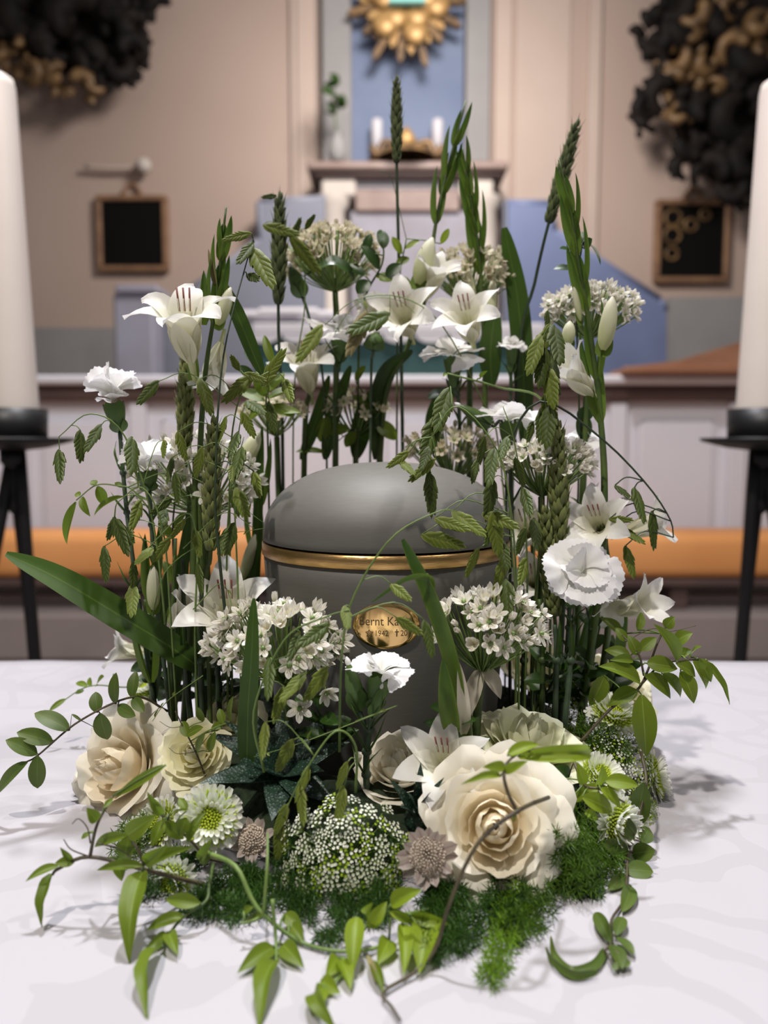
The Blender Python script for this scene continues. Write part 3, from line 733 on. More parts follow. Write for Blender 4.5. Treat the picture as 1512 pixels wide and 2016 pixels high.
# ---- carnation
def fan_petal(seed, ang=.62, droop=.35, wave=.12):
    rr = random.Random(seed); ph = rr.uniform(0, 6)
    jag = [rr.uniform(-.02, .02)+(.018 if _ % 2 else -.018) for _ in range(30)]
    def fn(u, v):
        s = v*2-1; r = u*(1-.12*s*s)
        if u > .8: r += jag[int(v*24+.5)]*(u-.8)*5
        a = s*ang*(.25+.75*min(1, u*1.3))
        return (r*math.cos(a), r*math.sin(a), .18*math.sin(min(1, u*1.6)*math.pi*.5)-droop*u*u+wave*math.sin(s*3+ph)*u*u+.025*math.sin(s*11+ph*2)*u**3)
    return MB().add(grid(9, 24, fn)).mesh('petal', PT['carn'])
FANS = None
def carnation(label, c0, c1, rpx, stempts, tilt=(0, -.15, 1), npet=5, inner=3, y=None, sr=.0016, full=False, roll=None, group='white carnations in the ring', cup=0):
    """c0 calyx foot, c1 calyx top (pixel, pixel, depth)"""
    global FANS
    if FANS is None: FANS = [fan_petal(i, .80+.08*(i % 3), (.12, .3, .02, -.12, .2, -.02)[i], (.1, .14, .12, .16, .1, .13)[i]) for i in range(6)]
    a, b = P(*c0), P(*c1); t = thing('carnation', label, 'flower', Vector(stempts[-1]) if isinstance(stempts[-1], Vector) else P(*stempts[-1]), group)
    d = b-a; r = rpx*mm(b.y); L = d.length; cr = max(.0042, min(.0065, r*.32))
    def fn(u, v):
        rr2 = cr*(.45+.75*math.sin(min(u*1.7, 1.57))) if u < .85 else cr*1.18*(1+.0*u)
        e = 0 if u < .99 else .12*L*abs(math.sin(v*5*math.pi))
        return ((L*u-e), rr2*math.cos(2*math.pi*v), rr2*math.sin(2*math.pi*v))
    cx = O('calyx', MB().add(grid(9, 20, fn, True)).mesh('calyx', GR['calyx']), t, basis(a, d, (0, -1, 0)))
    for k in range(4):
        q = k*1.571+.4; dd = d.normalized(); o1 = dd.orthogonal().normalized(); o2 = dd.cross(o1); rad = o1*math.cos(q)+o2*math.sin(q)
        leafpx(cx, a+rad*cr*.4-dd*.001, a+dd*L*.34+rad*cr*.98, cr*2/mm(a.y)*.55, 'calyx', 'oval', 'bracteole', face=rad)
    M0 = basis(b-d*.03, V(1, 0, 0), Vector(tilt)); rot0 = R(0, 6) if roll is None else roll
    X = Matrix.Identity(4)
    for k in range(npet):
        O('petal', FANS[k % 6], t, M0 @ Matrix.Rotation(rot0+k*2*math.pi/npet, 4, 'Z') @ Matrix.Rotation(-cup*R(.7, 1.25), 4, 'Y') @ Matrix.Rotation(R(-.12, .12), 4, 'X') @ Matrix.Scale(r*R(.9, 1.08)*(1+.25*cup), 4))
    for k in range(inner):
        O('petal', FANS[(k+2) % 6], t, M0 @ Matrix.Rotation(rot0+.6+k*2*math.pi/max(inner, 1), 4, 'Z') @ Matrix.Rotation(-R(.3, .75 if not full else .95), 4, 'Y') @ Matrix.Scale(r*R(.6, .8), 4))
    pts = [a]+[Vector(q) if isinstance(q, Vector) else P(*q) for q in stempts]
    sp_ = stem(t, pts, sr, 'bluestem' if y is None else y, taper=1.1)
    for f in (.25, .55, .8):                      # swollen joints with narrow leaf pairs
        p = sp_[int(f*16)]
        O('node', MB().add(ball(sr*1.7, 5, 8)).mesh('node', GR['bluestem']), t, Matrix.Translation(p))
        for s in (-1, 1): leafpx(t, p, p+V(s*R(.008, .016), R(-.01, .01), R(.014, .03)), 5, 'calyx', 'long', 'leaf')
    return t
# ---- rose
def rose(label, c, axis, Rr, mats=('rose', 'rosein'), n=26, openk=1.0, seed=1, stemto=None, roll=0, group='roses in the ring', inner_h=1.0):
    rr = random.Random(seed); c = P(*c); ax = Vector(axis).normalized()
    M0 = basis(c, ax, (0, 0, 1)) @ Matrix.Rotation(math.pi/2, 4, 'Y') @ Matrix.Rotation(roll, 4, 'Z')   # local Z = facing
    t = thing('rose', label, 'flower', stemto or (c-ax*Rr*.8), group)
    for i in range(n):
        f = i/(n-1); th = i*2.39996
        rmax = Rr*(.13+.87*f**.95); H = Rr*(1.0-.42*f**1.3)*rr.uniform(.94, 1.06); hw = 1.35-.42*f+rr.uniform(-.12, .12); close = min(.92, 1.1*max(0, 1-f/.5))
        if f < .15: hw = 2.2
        curl = openk*max(0, f-.25)*1.1; ph = rr.uniform(0, 6); ruf = .02+.065*f; tilt_ = rr.uniform(-.06, .06)*f
        dip = rr.uniform(0, .12)
        def fn(u, v):
            s = v*2-1; e = (1-.30*abs(s)**2.6-(dip*math.exp(-(s*4)**2)*.5))   # rounded outline
            w = u*e; a = th+s*hw*(.45+.55*math.sin(min(1, u*1.25)*math.pi/2))
            r = Rr*.02+rmax*(math.sin(min(w*1.15, 1)*math.pi/2)**.8)*(.72+.28*w)*(1-close*w**3)
            z = H*w**1.15
            k = max(0, w-.62)/.38
            r += Rr*curl*.34*k**1.6; z -= Rr*curl*.46*k**2.0
            rf = ruf*Rr*k*(math.sin(s*6+ph)+.6*math.sin(s*13+ph*2)+.5*noise.noise(V(s*3, f*9, u*2)))
            r *= 1+.05*s*(1-f*.3)                     # one edge tucked under the other
            r += rf*.6; z += rf*.9+tilt_*r*s
            return (r*math.cos(a), r*math.sin(a), z-Rr*.55)
        m = PT[mats[1]] if f < .5 else PT[mats[0]]
        O('petal', MB().add(grid(9, 14, fn)).mesh('petal', m), t, M0)
    O('receptacle', MB().add(ball(Rr*.24, 6, 10, 1, 1, .9)).mesh('receptacle', GR['calyx']), t, M0 @ Matrix.Translation((0, 0, -Rr*.62)))
    for k in range(5):
        q = M0.to_3x3() @ V(math.cos(k*1.257), math.sin(k*1.257), .1); p = M0 @ V(0, 0, -Rr*.55)
        leafpx(t, p, p+q*Rr*.75, Rr*.3/mm(p.y), 'jas', 'lance', 'sepal', face=tuple(-ax))
    if stemto is not None: stem(t, [M0 @ V(0, 0, -Rr*.6), stemto], .003, 'stem')
    return t
# ---- chrysanthemum
def chry_petal(m, w2, cup, L=1):
    pr = prof(.68, .55)
    return MB().add(grid(6, 4, lambda u, v: (L*u, (v*2-1)*w2*max(pr(u*.96+.03), .02), cup*u*u+.22*w2*(v*2-1)**2*2))).mesh('petal', m)
CHP = None
def chrys(label, c, axis, rpx, seed=1, group='white and green chrysanthemums in the ring'):
    global CHP
    if CHP is None:
        CHP = [chry_petal(PT['chry'], .13, .10), chry_petal(PT['chry'], .12, .28), chry_petal(PT['chryin'], .12, .5)]
    rr = random.Random(seed); c = P(*c); ax = Vector(axis).normalized(); r = rpx*mm(c.y)
    M0 = basis(c, ax, (0, 0, 1)) @ Matrix.Rotation(math.pi/2, 4, 'Y'); t = thing('chrysanthemum', label, 'flower', c-ax*r*.6, group)
    for ring_, (n, L, lift, mi) in enumerate(((22, 1.0, -.12, 0), (22, .97, .12, 0), (20, .86, .38, 1), (18, .72, .62, 1))):
        for k in range(n):
            M = M0 @ Matrix.Rotation(2*math.pi*(k+.5*(ring_ % 2))/n+rr.uniform(-.06, .06), 4, 'Z') @ Matrix.Translation((r*.1, 0, r*.04*ring_)) @ Matrix.Rotation(-(lift+rr.uniform(-.08, .08)), 4, 'Y') @ Matrix.Scale(r*L*rr.uniform(.84, .96), 4)
            O('petal', CHP[mi], t, M)
    mb = MB()
    for k in range(190):
        f = k/190; ra = r*.58*math.sqrt(f); a = k*2.39996; zz = r*(.42-.26*f); L = r*(.10+.26*f)
        M = Matrix.Translation((ra*math.cos(a), ra*math.sin(a), zz-r*.12)) @ Matrix.Rotation(a, 4, 'Z') @ Matrix.Rotation(-(1.45-.75*f), 4, 'Y')
        mb.add(spindle(L, r*.042, .6, 4, 5), 0 if f < .35 else 1, M)
    O('disc_florets', mb.mesh('disc_florets', PT['chryc'], PT['chryin']), t, M0, kind='stuff')
    O('calyx', MB().add(grid(5, 14, lambda u, v: (r*(.06+.34*u**.7)*math.cos(6.2832*v), r*(.06+.34*u**.7)*math.sin(6.2832*v), -r*.34+r*.3*u), True)).mesh('calyx', GR['calyx']), t, M0)
    pts = [c-ax*r*.3, c-ax*r*.8]; stem(t, pts, .0016, 'stem')
    return t
# ---- allium
def allium_floret(kind, pet):
    mb = MB(); rr = random.Random(kind)
    op = {'star': 1.35, 'open': .95, 'cup': .45, 'bud': .12}[kind]
    pr = prof(.5, .7)
    for k in range(6):
        a = op+(.1 if k % 2 else 0)
        def fn(u, v):
            s = v*2-1; q = a*(.75+.25*u)+(.25*(1-u) if kind != 'bud' else 0); w2 = .215*max(pr(u*.95+.04), .02)
            bow = .1*math.sin(u*math.pi) if kind in ('cup', 'bud') else -.08*u*u
            return (.95*u*math.cos(q)-.12*s*s*0, s*w2, .95*u*math.sin(q)+bow+.12*(s*s)*w2*2*(-1 if kind in ('cup', 'bud') else 1))
        mb.add(grid(5, 4, fn), 0, Matrix.Rotation(k*math.pi/3, 4, 'X'))
    if kind in ('star', 'open'):
        mb.add(ball(.17, 5, 8), 1, Matrix.Translation((.12, 0, 0)))
        for k in range(6):
            q = k*math.pi/3+.5; mb.add(tube([V(.05, .1*math.cos(q), .1*math.sin(q)), V(.45, .3*math.cos(q), .3*math.sin(q))], .02, 3), 0)
    return mb.mesh('floret_'+kind, pet, PT['ovary'])
AF = {}
def allium(label, c, rx, rz, apex, stempts, n=36, fs=.0088, old=False, skin=False, seed=1, kinds=('star', 'open', 'open', 'cup', 'cup', 'bud'), zmin=-.25, sr=.0026):
    pm = 'allo' if old else 'all'
    rr = random.Random(seed); cc = P(*c); ap = P(*apex); s = mm(cc.y); rx *= s; rz *= s
    foot_ = Vector(stempts[-1]); t = thing('allium_flower', label, 'flower', foot_, 'white allium heads')
    mb = MB(); k = 0; i = 0
    while k < n:
        i += 1; z = 1-(1-zmin)*(k+.5)/n; a = k*2.39996+rr.uniform(-.3, .3); q = math.sqrt(max(0, 1-z*z))
        d = V(q*math.cos(a), q*math.sin(a)*.95, z); p = cc+V(d.x*rx, d.y*rx*.8, d.z*rz)*rr.uniform(.82, 1.05)
        ax = (p-ap).normalized()*.8+d*.6+V(0, -.15, 0)
        kd = rr.choice(kinds); key = (kd, pm)
        if key not in AF: AF[key] = allium_floret(kd, PT[pm])
        sz = fs*rr.uniform(.85, 1.15)*(1 if kd != 'bud' else .85)
        O('floret', AF[key], t, basis(p, ax, (rr.uniform(-1, 1), rr.uniform(-1, 1), rr.uniform(-1, 1)), (sz, sz, sz)))
        mid = ap.lerp(p, .55)+V(0, 0, -.003); mb.add(tube(spline([ap, mid, p], 4), .00055, 4)); k += 1
    O('pedicels', mb.mesh('pedicels', GR['lightstem']), t)
    stem(t, [ap]+[Vector(q) for q in stempts], sr, 'stem', taper=1.15)
    if skin:
        for k in range(3): leafpx(t, ap+V(0, 0, .004), ap+V((-.012, .012, .004)[k], -.004, (-.034, -.016, .012)[k]), 34, 'skin', 'lance', 'papery_spathe')
    return t
# ---- wheat ears
KER = {}
def wheat(label, top, bot, stempts, wpx=18, dark=False, seed=1, rows=13, awn=.004, sr=.0012, group='green wheat ears'):
    key = dark
    if key not in KER:
        mb = MB(); mb.add(spindle(1, .26, .38, 7, 7, .75)); mb.add(spindle(.8, .2, .4, 6, 6, .7), 0, Matrix.Translation((.05, .12, .1)) @ Matrix.Rotation(.22, 4, 'Z'))
        mb.add(tube([V(.95, 0, 0), V(1.5, .02, .05)], lambda u: .03*(1-.8*u), 4))
        KER[key] = mb.mesh('kernel', GR['wheatd' if dark else 'wheat'])
    a, b = P(*bot), P(*top); d = b-a; L = d.length; r = wpx*mm(a.y)/2; rr = random.Random(seed)
    t = thing('wheat_ear', label, 'wheat', Vector(stempts[-1]), group)
    dd = d.normalized(); s1 = V(1, 0, 0)-dd*dd.x; s1.normalize(); s2 = dd.cross(s1)
    kl = L/rows*2.1
    for i in range(rows):
        f = i/rows; p = a+d*f*.93; tw = (i*.12)+rr.uniform(-.1, .1); k = .75+.35*math.sin(math.pi*min(1, f*1.1+.08))
        for j in range(4):
            q = tw+j*math.pi/2+(.78 if i % 2 else 0); rad = s1*math.cos(q)+s2*math.sin(q)
            O('kernel', KER[key], t, basis(p+rad*r*.28*k, dd*1.0+rad*.32, rad, (kl*k, r*1.5*k, r*1.5*k)))
    O('tip_kernel', KER[key], t, basis(a+d*.93, dd, s2, (L*.1, r*1.1, r*1.1)))
    stem(t, [a+d*.95, a]+[Vector(q) for q in stempts], sr, 'darkstem' if dark else 'stem', taper=1.4)
    return t
# ---- sea oats
OATS = {}
def oat_mesh(m, var):
    key = (m, var)
    if key not in OATS:
        rr = random.Random(var*7+1); mb = MB(); n = 13; pr = prof(.40, .8)
        for i in range(n):
            f = i/(n-1); s = 1 if i % 2 else -1; L = .36-.10*f; a = s*(.62-.34*f)*(1 if i > 1 else .6)
            if i == n-1: a = 0
            g = grid(4, 4, lambda u, v: (L*u, (v*2-1)*.070*(1-.2*f)*max(pr(u*.96+.03), .03), .03*math.sin(u*3)*(1-abs(v*2-1))))
            for side in (-1, 1):
                mb.add(g, 0, Matrix.Translation((f*.76, s*.004, side*(.020-.016*f)+.002*(i % 2))) @ Matrix.Rotation(a+rr.uniform(-.05, .05), 4, 'Z') @ Matrix.Scale(side, 4, V(0, 0, 1)))
        OATS[key] = mb.mesh('spikelet', GR[m])
    return OATS[key]
def sea_oats(label, path, spikes, m='oat', sr=.0006, stemm='lightstem', wk=1.0):
    """path: stem points; spikes: ((bx,by),(tx,ty), depth[, material])"""
    pts = [Vector(q) if isinstance(q, Vector) else P(*q) for q in path]
    t = thing('sea_oats', label, 'grass', pts[0], 'sea oat stems in the arrangement')
    sp_ = stem(t, pts, sr*1.5, stemm, n=24, sides=5, taper=.35)
    for i, q in enumerate(spikes):
        (bx, by), (tx, ty), y = q[:3]; mt = q[3] if len(q) > 3 else m
        b = P(bx, by, y); e = P(tx, ty, y-.006+R(-.012, .006)); L = (e-b).length*1.06
        s = min(sp_[4:], key=lambda z: (z-b).length+max(0, z.z-b.z)*.5)
        if (s-b).length > .002:
            md = s.lerp(b, .6)+V(0, 0, min(.012, (s-b).length*.22))
            O('pedicel', MB().add(tube(spline([s, md, b], 8), sr*.55, 4)).mesh('pedicel', GR[stemm]), t)
        O('spikelet', oat_mesh(mt, i % 3), t, basis(b, e-b, V(R(-.7, .7), -1, R(-.1, .6)), (L, L*R(.85, 1.05)*wk, L)))
    return t
# ---- vines
def vine(label, name, cat, path, leaves, m='jas', stemm='brownstem', sr=.0010, branches=(), kind='lance', group='trailing vines', tendrils=()):
    pts = [Vector(q) if isinstance(q, Vector) else P(*q) for q in path]
    t = thing(name, label, cat, pts[0], group)
    alls = list(stem(t, pts, sr, stemm, n=28, taper=.6))
    for b in branches: alls += stem(t, PX(*b), sr*.75, stemm, name='branch', n=14, taper=.6)
    for b in tendrils: stem(t, PX(*b), sr*.35, stemm, name='tendril', n=18, taper=.5)
    for L in leaves:
        (bx, by), (tx, ty), wd, y = L[:4]; dy = L[4] if len(L) > 4 else R(-.01, .01); mt = L[5] if len(L) > 5 else m; kd = L[6] if len(L) > 6 else kind
        b = P(bx, by, y); e = P(tx, ty, y+dy)
        s = min(alls, key=lambda z: (z-b).length)
        if (s-b).length > .0015 and (s-b).length < .05:
            O('petiole', MB().add(tube([s, s.lerp(b, .5)+V(0, 0, .001), b], sr*.5, 4)).mesh('petiole', GR['lightstem' if 'jas' in mt else stemm]), t)
        leafpx(t, b, e, wd, mt, kd)
    return t
# ---- asparagus fern
def fern_frond(label, path, wpx, m='fern', n=260, seed=1):
    rr = random.Random(seed); pts = [Vector(q) if isinstance(q, Vector) else P(*q) for q in path]
    t = thing('asparagus_fern', label, 'fern', pts[0], 'asparagus fern fronds round the base')
    sp_ = stem(t, pts, .0009, 'stem', n=24, taper=.4); hw = wpx*mm(pts[-1].y)/2; mb = MB()
    nb = n//4
    for i in range(nb):
        f = .04+.95*(i/nb); q = f*24; k = min(int(q), 23); p = sp_[k].lerp(sp_[k+1], q-k); d = (sp_[k+1]-sp_[k]).normalized()
        o1 = d.orthogonal().normalized(); o2 = d.cross(o1); a = i*2.4+rr.uniform(-.5, .5); rad = o1*math.cos(a)+o2*math.sin(a)
        BL = hw*rr.uniform(.6, 1.15)*(1-.75*f**2.5)+.003; bd = (rad+d*.75+V(0, 0, rr.uniform(-.15, .2))).normalized(); e = p+bd*BL
        mb.add(tube([p, e], .0003, 3), 0); m2 = max(2, int(BL/.0028))
        for h in range(m2):
            c = p.lerp(e, (h+1)/m2); o3 = bd.orthogonal().normalized(); o4 = bd.cross(o3); ph = rr.uniform(0, 6)
            for j in range(6):
                an = ph+j*1.047; dv = (o3*math.cos(an)+o4*math.sin(an)+bd*rr.uniform(.35, 1.0)).normalized()*rr.uniform(.0040, .0068)
                sd = dv.cross(V(0.1, -1, .3)); sd = sd.normalized()*.00026 if sd.length > 1e-7 else V(.0003, 0, 0)
                mb.add(([c-sd, c+sd, c+dv*.6+sd*.9, c+dv, c+dv*.6-sd*.9], [(0, 1, 2, 3, 4)], [(0, 0), (0, 1), (.6, 1), (1, .5), (.6, 0)]), 0)
    O('needles', mb.mesh('needles', GR[m]), t, kind='stuff')
    return t
# ---- fleshy dark rosette
def succ_mat():
    m, nt, b, o = newmat('dark_succulent')
    tc = N(nt, 'ShaderNodeTexCoord'); vo = N(nt, 'ShaderNodeTexVoronoi', Scale=520.0); nt.links.new(tc.outputs['Object'], vo.inputs['Vector'])
    k = math_(nt, 'LESS_THAN', vo.outputs['Distance'], .27)
    nt.links.new(mixc(nt, k, mixc(nt, noise_(nt, 60), (.012, .032, .018), (.02, .05, .03)), (.10, .15, .12)), b.inputs['Base Color']); b.inputs['Roughness'].default_value = .42
    bump(nt, b, math_(nt, 'SUBTRACT', 1, vo.outputs['Distance']), .5, .0008)
    return m
GR['succ'] = succ_mat()
def succulent(label, c, leaves, name='dark_succulent'):
    c = P(*c); t = thing(name, label, 'succulent', c, 'dark fleshy rosettes')
    O('core', MB().add(ball(.008, 6, 10)).mesh('core', GR['succ']), t, Matrix.Translation(c))
    for (tx, ty, dy, wpx) in leaves:
        e = P(tx, ty, c.y+dy); d = e-c; L = d.length; hw = wpx*mm(c.y)/2
        def fn(u, v):
            a = 2*math.pi*v; ww = (.72+.28*math.sin(min(1, u*2)*math.pi/2))*(1-u**2.2)+.004; s = math.cos(a)
            zz = math.sin(a); th = .34*hw*(zz if zz < 0 else zz*.12)+hw*.3*abs(s)**2*(.6)
            return (L*u, hw*ww*s, th*ww+.10*L*(math.sin(u*2.4)*.8-u*.4))
        O('fleshy_leaf', MB().add(grid(10, 10, fn, True)).mesh('fleshy_leaf', GR['succ']), t, basis(c, d, (R(-.15, .15), -.55, .85)))
    return t
# ---- lace umbel
UMB = {}
def lace(label, c, axis, rpx, n=70, seed=1, green=.0, rz=.45, group='lace umbels', stemto=None, fk=1.0):
    rr = random.Random(seed); c = P(*c); ax = Vector(axis).normalized(); r = rpx*mm(c.y)
    if not UMB:
        for q in range(3):
            mb = MB(); r2 = random.Random(q)
            for k in range(17):
                f = (k+.5)/17; a = k*2.39996; ra = math.sqrt(f); p = V(ra*math.cos(a), ra*math.sin(a), .85+.25*(1-f)+r2.uniform(-.08, .08))
                mb.add(tube([V(0, 0, 0), p], .02, 3), 1)
                for j in range(5):
                    b = j*1.2566+r2.uniform(0, 1); d = V(math.cos(b), math.sin(b), .35)*.17; s = V(-math.sin(b), math.cos(b), 0)*.08
                    mb.add(([p, p+d*.6+s, p+d, p+d*.6-s], [(0, 1, 2, 3)], [(0, 0)]*4), 0 if q < 2 or k % 2 else 2)
                mb.add(ball(.055, 4, 5), 2, Matrix.Translation(p+V(0, 0, .02)))
            UMB[q] = mb.mesh('umbellet', PT['ammi'], PT['ammig'], PT['chryc'])
    M0 = basis(c, ax, (0, 0, 1)) @ Matrix.Rotation(math.pi/2, 4, 'Y'); t = thing('lace_flower', label, 'flower', c-ax*r*.9, group)
    ap = V(0, 0, -r*.75); mb = MB()
    for k in range(n):
        f = (k+.5)/n; a = k*2.39996; ra = math.sqrt(f)*rr.uniform(.9, 1.07); p = V(r*ra*math.cos(a), r*ra*math.sin(a), r*rz*(1-f)+rr.uniform(-.09, .07)*r-r*.2)
        d = (p-ap).normalized(); s = r*.155*rr.uniform(.8, 1.15)*fk; b0 = p-d*s*.9
        O('umbellet', UMB[2 if rr.random() < green else rr.choice((0, 1))], t, M0 @ basis(b0, d, (rr.uniform(-1, 1), 1, 0)) @ Matrix.Rotation(math.pi/2, 4, 'Y') @ Matrix.Scale(s, 4))
        mb.add(tube(spline([ap, ap.lerp(b0, .5)+V(b0.x*.12, b0.y*.12, 0), b0], 4), r*.007, 4))
    O('rays', mb.mesh('rays', PT['ammig']), t, M0)
    stem(t, [M0 @ ap, stemto or (M0 @ (ap+V(0, 0, -r*.4)))], .0018, 'stem')
    return t
# ---- astrantia
def astrantia(label, c, axis, rpx, seed=1, nb=16, dome=False):
    rr = random.Random(seed); c = P(*c); ax = Vector(axis).normalized(); r = rpx*mm(c.y)
    M0 = basis(c, ax, (0, 0, 1)) @ Matrix.Rotation(math.pi/2, 4, 'Y'); t = thing('astrantia', label, 'flower', c-ax*r*.7, 'astrantia pincushions')
    key = 'bract'
    if key not in UNIT:
        pr = prof(.55, .6); UNIT[key] = MB().add(grid(7, 4, lambda u, v: (u, (v*2-1)*.19*max(pr(u*.95+.05), .02), .12*u*u+.12*abs(v*2-1)*.19))).mesh('bract', PT['astr'])
    for k in range(nb):
        O('bract', UNIT[key], t, M0 @ Matrix.Rotation(2*math.pi*k/nb+rr.uniform(-.08, .08), 4, 'Z') @ Matrix.Rotation(-(.1+.14*(k % 2)+rr.uniform(-.1, .1)), 4, 'Y') @ Matrix.Scale(r*rr.uniform(.85, 1.08), 4))
    mb = MB()
    for k in range(170):
        f = (k+.5)/170; a = k*2.39996; th = 1.25*math.sqrt(f); L = r*(.52+.1*rr.random()); d = V(math.sin(th)*math.cos(a), math.sin(th)*math.sin(a), math.cos(th)); e = d*L
        mb.add(tube([V(0, 0, 0), e*.6+V(rr.uniform(-.02, .02)*r, 0, 0), e], r*.008, 3)); mb.add(ball(r*.028 if not dome else r*.05, 4, 5), 0, Matrix.Translation(e))
    O('filaments', mb.mesh('filaments', PT['astrf']), t, M0, kind='stuff')
    stem(t, [c, c-ax*r*.7], .0014, 'stem')
    return t
# ================================================================== the arrangement
def B(px, y, py=None):
    """stem foot in the foam"""
    return foot(px, y)
# ---------------- roses
rose('large cream rose facing the front right, crossed by an arching vine stem', (975, 1628, -.176), (-.10, -.86, .44), .0380, n=28, openk=1.0, seed=4, roll=.4)
rose('large blush cream rose at the far left, turned outward to the left', (232, 1512, -.075), (-.46, -.76, .45), .0430, n=24, openk=1.1, seed=8, roll=1.2)
rose('small pale yellow rosebud right of the large left rose', (382, 1482, -.105), (-.08, -.78, .62), .0240, mats=('rosey', 'rosey'), n=22, openk=.45, seed=12)
rose('greenish cream rose tilted back, above the large front rose', (1045, 1455, -.10), (.2, -.25, .95), .0370, mats=('roseg', 'roseg'), n=26, openk=.9, seed=15)
rose('pale peach rose with a ruffled rim behind the white gladiolus flower', (785, 1505, -.115), (-.1, -.35, .93), .0285, mats=('rose', 'rose'), n=22, openk=.35, seed=18)
rose('cream rose at the back right, behind the jasmine leaves', (1215, 1335, .02), (.3, -.4, .86), .0320, mats=('rosey', 'rosey'), n=22, openk=.8, seed=21)
rose('pale yellow rose half hidden between the right-hand stems', (1062, 1310, .045), (.15, -.5, .85), .0300, mats=('rosey', 'rosey'), n=22, openk=.6, seed=24)
rose('cream rose half hidden behind the tall green blade', (455, 1415, -.04), (-.1, -.6, .78), .0230, mats=('rosey', 'rosey'), n=20, openk=.5, seed=27)
# ---------------- chrysanthemums
chrys('white chrysanthemum with a vivid green eye below the yellow rosebud', (415, 1612, -.155), (.14, -.88, .46), 70, 1)
chrys('white chrysanthemum half hidden below the large left rose', (318, 1625, -.118), (-.5, -.62, .6), 60, 2)
chrys('low white chrysanthemum touching the cloth at the lower left', (340, 1735, -.175), (-.15, -.95, .1), 56, 3)
chrys('small white chrysanthemum half hidden behind vine leaves at the left', (268, 1650, -.11), (-.75, -.55, .3), 46, 4)
chrys('white chrysanthemum facing upward beside the right vine stem', (1205, 1412, -.06), (.1, -.35, .93), 56, 5)
chrys('pale green chrysanthemum right of the greenish rose', (1180, 1530, -.115), (.25, -.5, .83), 54, 6)
chrys('white chrysanthemum seen edge-on at the far right', (1282, 1530, -.06), (.93, -.28, .25), 54, 7)
chrys('white chrysanthemum hanging down right of the large cream rose', (1212, 1622, -.138), (.55, -.72, .1), 60, 8)
chrys('small white chrysanthemum at the back left above the large rose', (292, 1362, .02), (-.3, -.3, .9), 44, 9)
# ---------------- lace umbels
lace('wide white lace umbel at the front centre', (672, 1696, -.188), (-.06, -.88, .47), 140, 64, 1, .35, .22, fk=.9)
lace('green-white lace umbel at the right behind the upward chrysanthemum', (1238, 1495, -.075), (.55, -.65, .55), 92, 44, 2, .8, .5, fk=1.1)
lace('greenish lace umbel in side view at the far right', (1268, 1602, -.095), (.75, -.6, .2), 66, 30, 3, .9, .5, fk=1.2)
lace('small lace umbel behind the greenish rose', (1135, 1388, -.02), (.1, -.6, .8), 72, 38, 4, .4, .4, fk=1.1)
lace('small lace umbel between the greenish rose and the pale green chrysanthemum', (1142, 1590, -.10), (.3, -.8, .5), 42, 20, 5, .5, .4, fk=1.1)
# ---------------- astrantia
astrantia('mauve astrantia with pointed bracts left of the large cream rose', (842, 1682, -.188), (-.12, -.95, .28), 66, 1)
astrantia('pale pincushion astrantia left of the wide lace umbel', (500, 1655, -.158), (-.25, -.75, .6), 52, 2, 12, True)
# ---------------- succulents
succulent('dark spotted succulent rosette at the front left', (560, 1520, -.115), [(390, 1545, -.03, 62), (410, 1445, .0, 60), (480, 1390, .03, 56), (560, 1372, .04, 56), (650, 1400, .03, 56), (690, 1462, .0, 58), (505, 1480, .0, 50), (615, 1450, .01, 52), (535, 1618, -.045, 74), (660, 1585, -.02, 66), (470, 1500, -.03, 66), (440, 1420, -.01, 50), (600, 1590, -.04, 56), (520, 1440, .01, 48), (640, 1520, -.03, 50), (560, 1425, .0, 44)])
succulent('small upright dark succulent between lace umbel and cream rose', (822, 1612, -.148), [(764, 1532, -.01, 30), (828, 1500, .0, 32), (876, 1530, -.01, 26), (800, 1560, -.02, 28), (850, 1560, -.02, 26), (786, 1590, -.025, 24)])
# ---------------- gladioli
t = thing('gladiolus', 'white gladiolus on the left with a star-shaped open flower and tall green tip', 'flower', B(398, -.02), 'white gladioli')
pth = stem(t, [B(398, -.02), P(393, 1000, -.02), P(402, 760, -.02), P(424, 600, -.02), P(445, 408, -.02)], .0030, n=30, taper=.25)
glad_flower(t, (377, 714, -.03), (-.04, -.52, .85), .064, 90, 0, label='open white star flower facing forward')
glad_flower(t, (436, 672, -.01), (-.25, -.05, -.95), .042, 40, .5, False)
glad_bud(t, (428, 640, -.02), (455, 566, -.02), 28)
spathes(t, pth, (.70, .76, .82, .88, .93), (.045, .040, .036, .032, .02), wpx=20)
leafpx(t, (402, 640, -.02), (401, 532, -.02), 20, 'spathe', 'spathe', 'spathe', face=(.3, -.9, 0))
leafpx(t, (424, 560, -.02), (410, 490, -.02), 11, 'oatdry', 'spathe', 'dry_spathe')
leafpx(t, (379, 760, -.02), (372, 660, -.022), 26, 'spathe', 'spathe', 'spathe', face=(.2, .8, 0))
def bladeleaf(root, path, wpx, m='blade', face=(0.1, -.8, .6), peak=.5, fold=.12, name='leaf', sh=.6):
    pts = spline([Vector(q) if isinstance(q, Vector) else P(*q) for q in path], 24); pr = prof(peak, sh); hw = wpx*mm(pts[12].y)/2
    return O(name, MB().add(ribbon(pts, lambda u: hw*max(pr(u*.97+.015), .02), Vector(face), fold)).mesh(name, GR[m]), root)
bladeleaf(t, [(520, 745, .0), (497, 690, -.005), (465, 612, -.01), (432, 545, -.01)], 34, face=(.5, -.8, .2))
t = thing('gladiolus', 'white gladiolus at the back centre with a full open flower and the tallest bent tip', 'flower', B(742, .135), 'white gladioli')
pth = stem(t, [B(742, .135), P(752, 830, .125), P(800, 690, .115), P(838, 580, .115), P(858, 440, .115), P(882, 330, .12), P(917, 198, .12)], .0032, n=36, taper=.25)
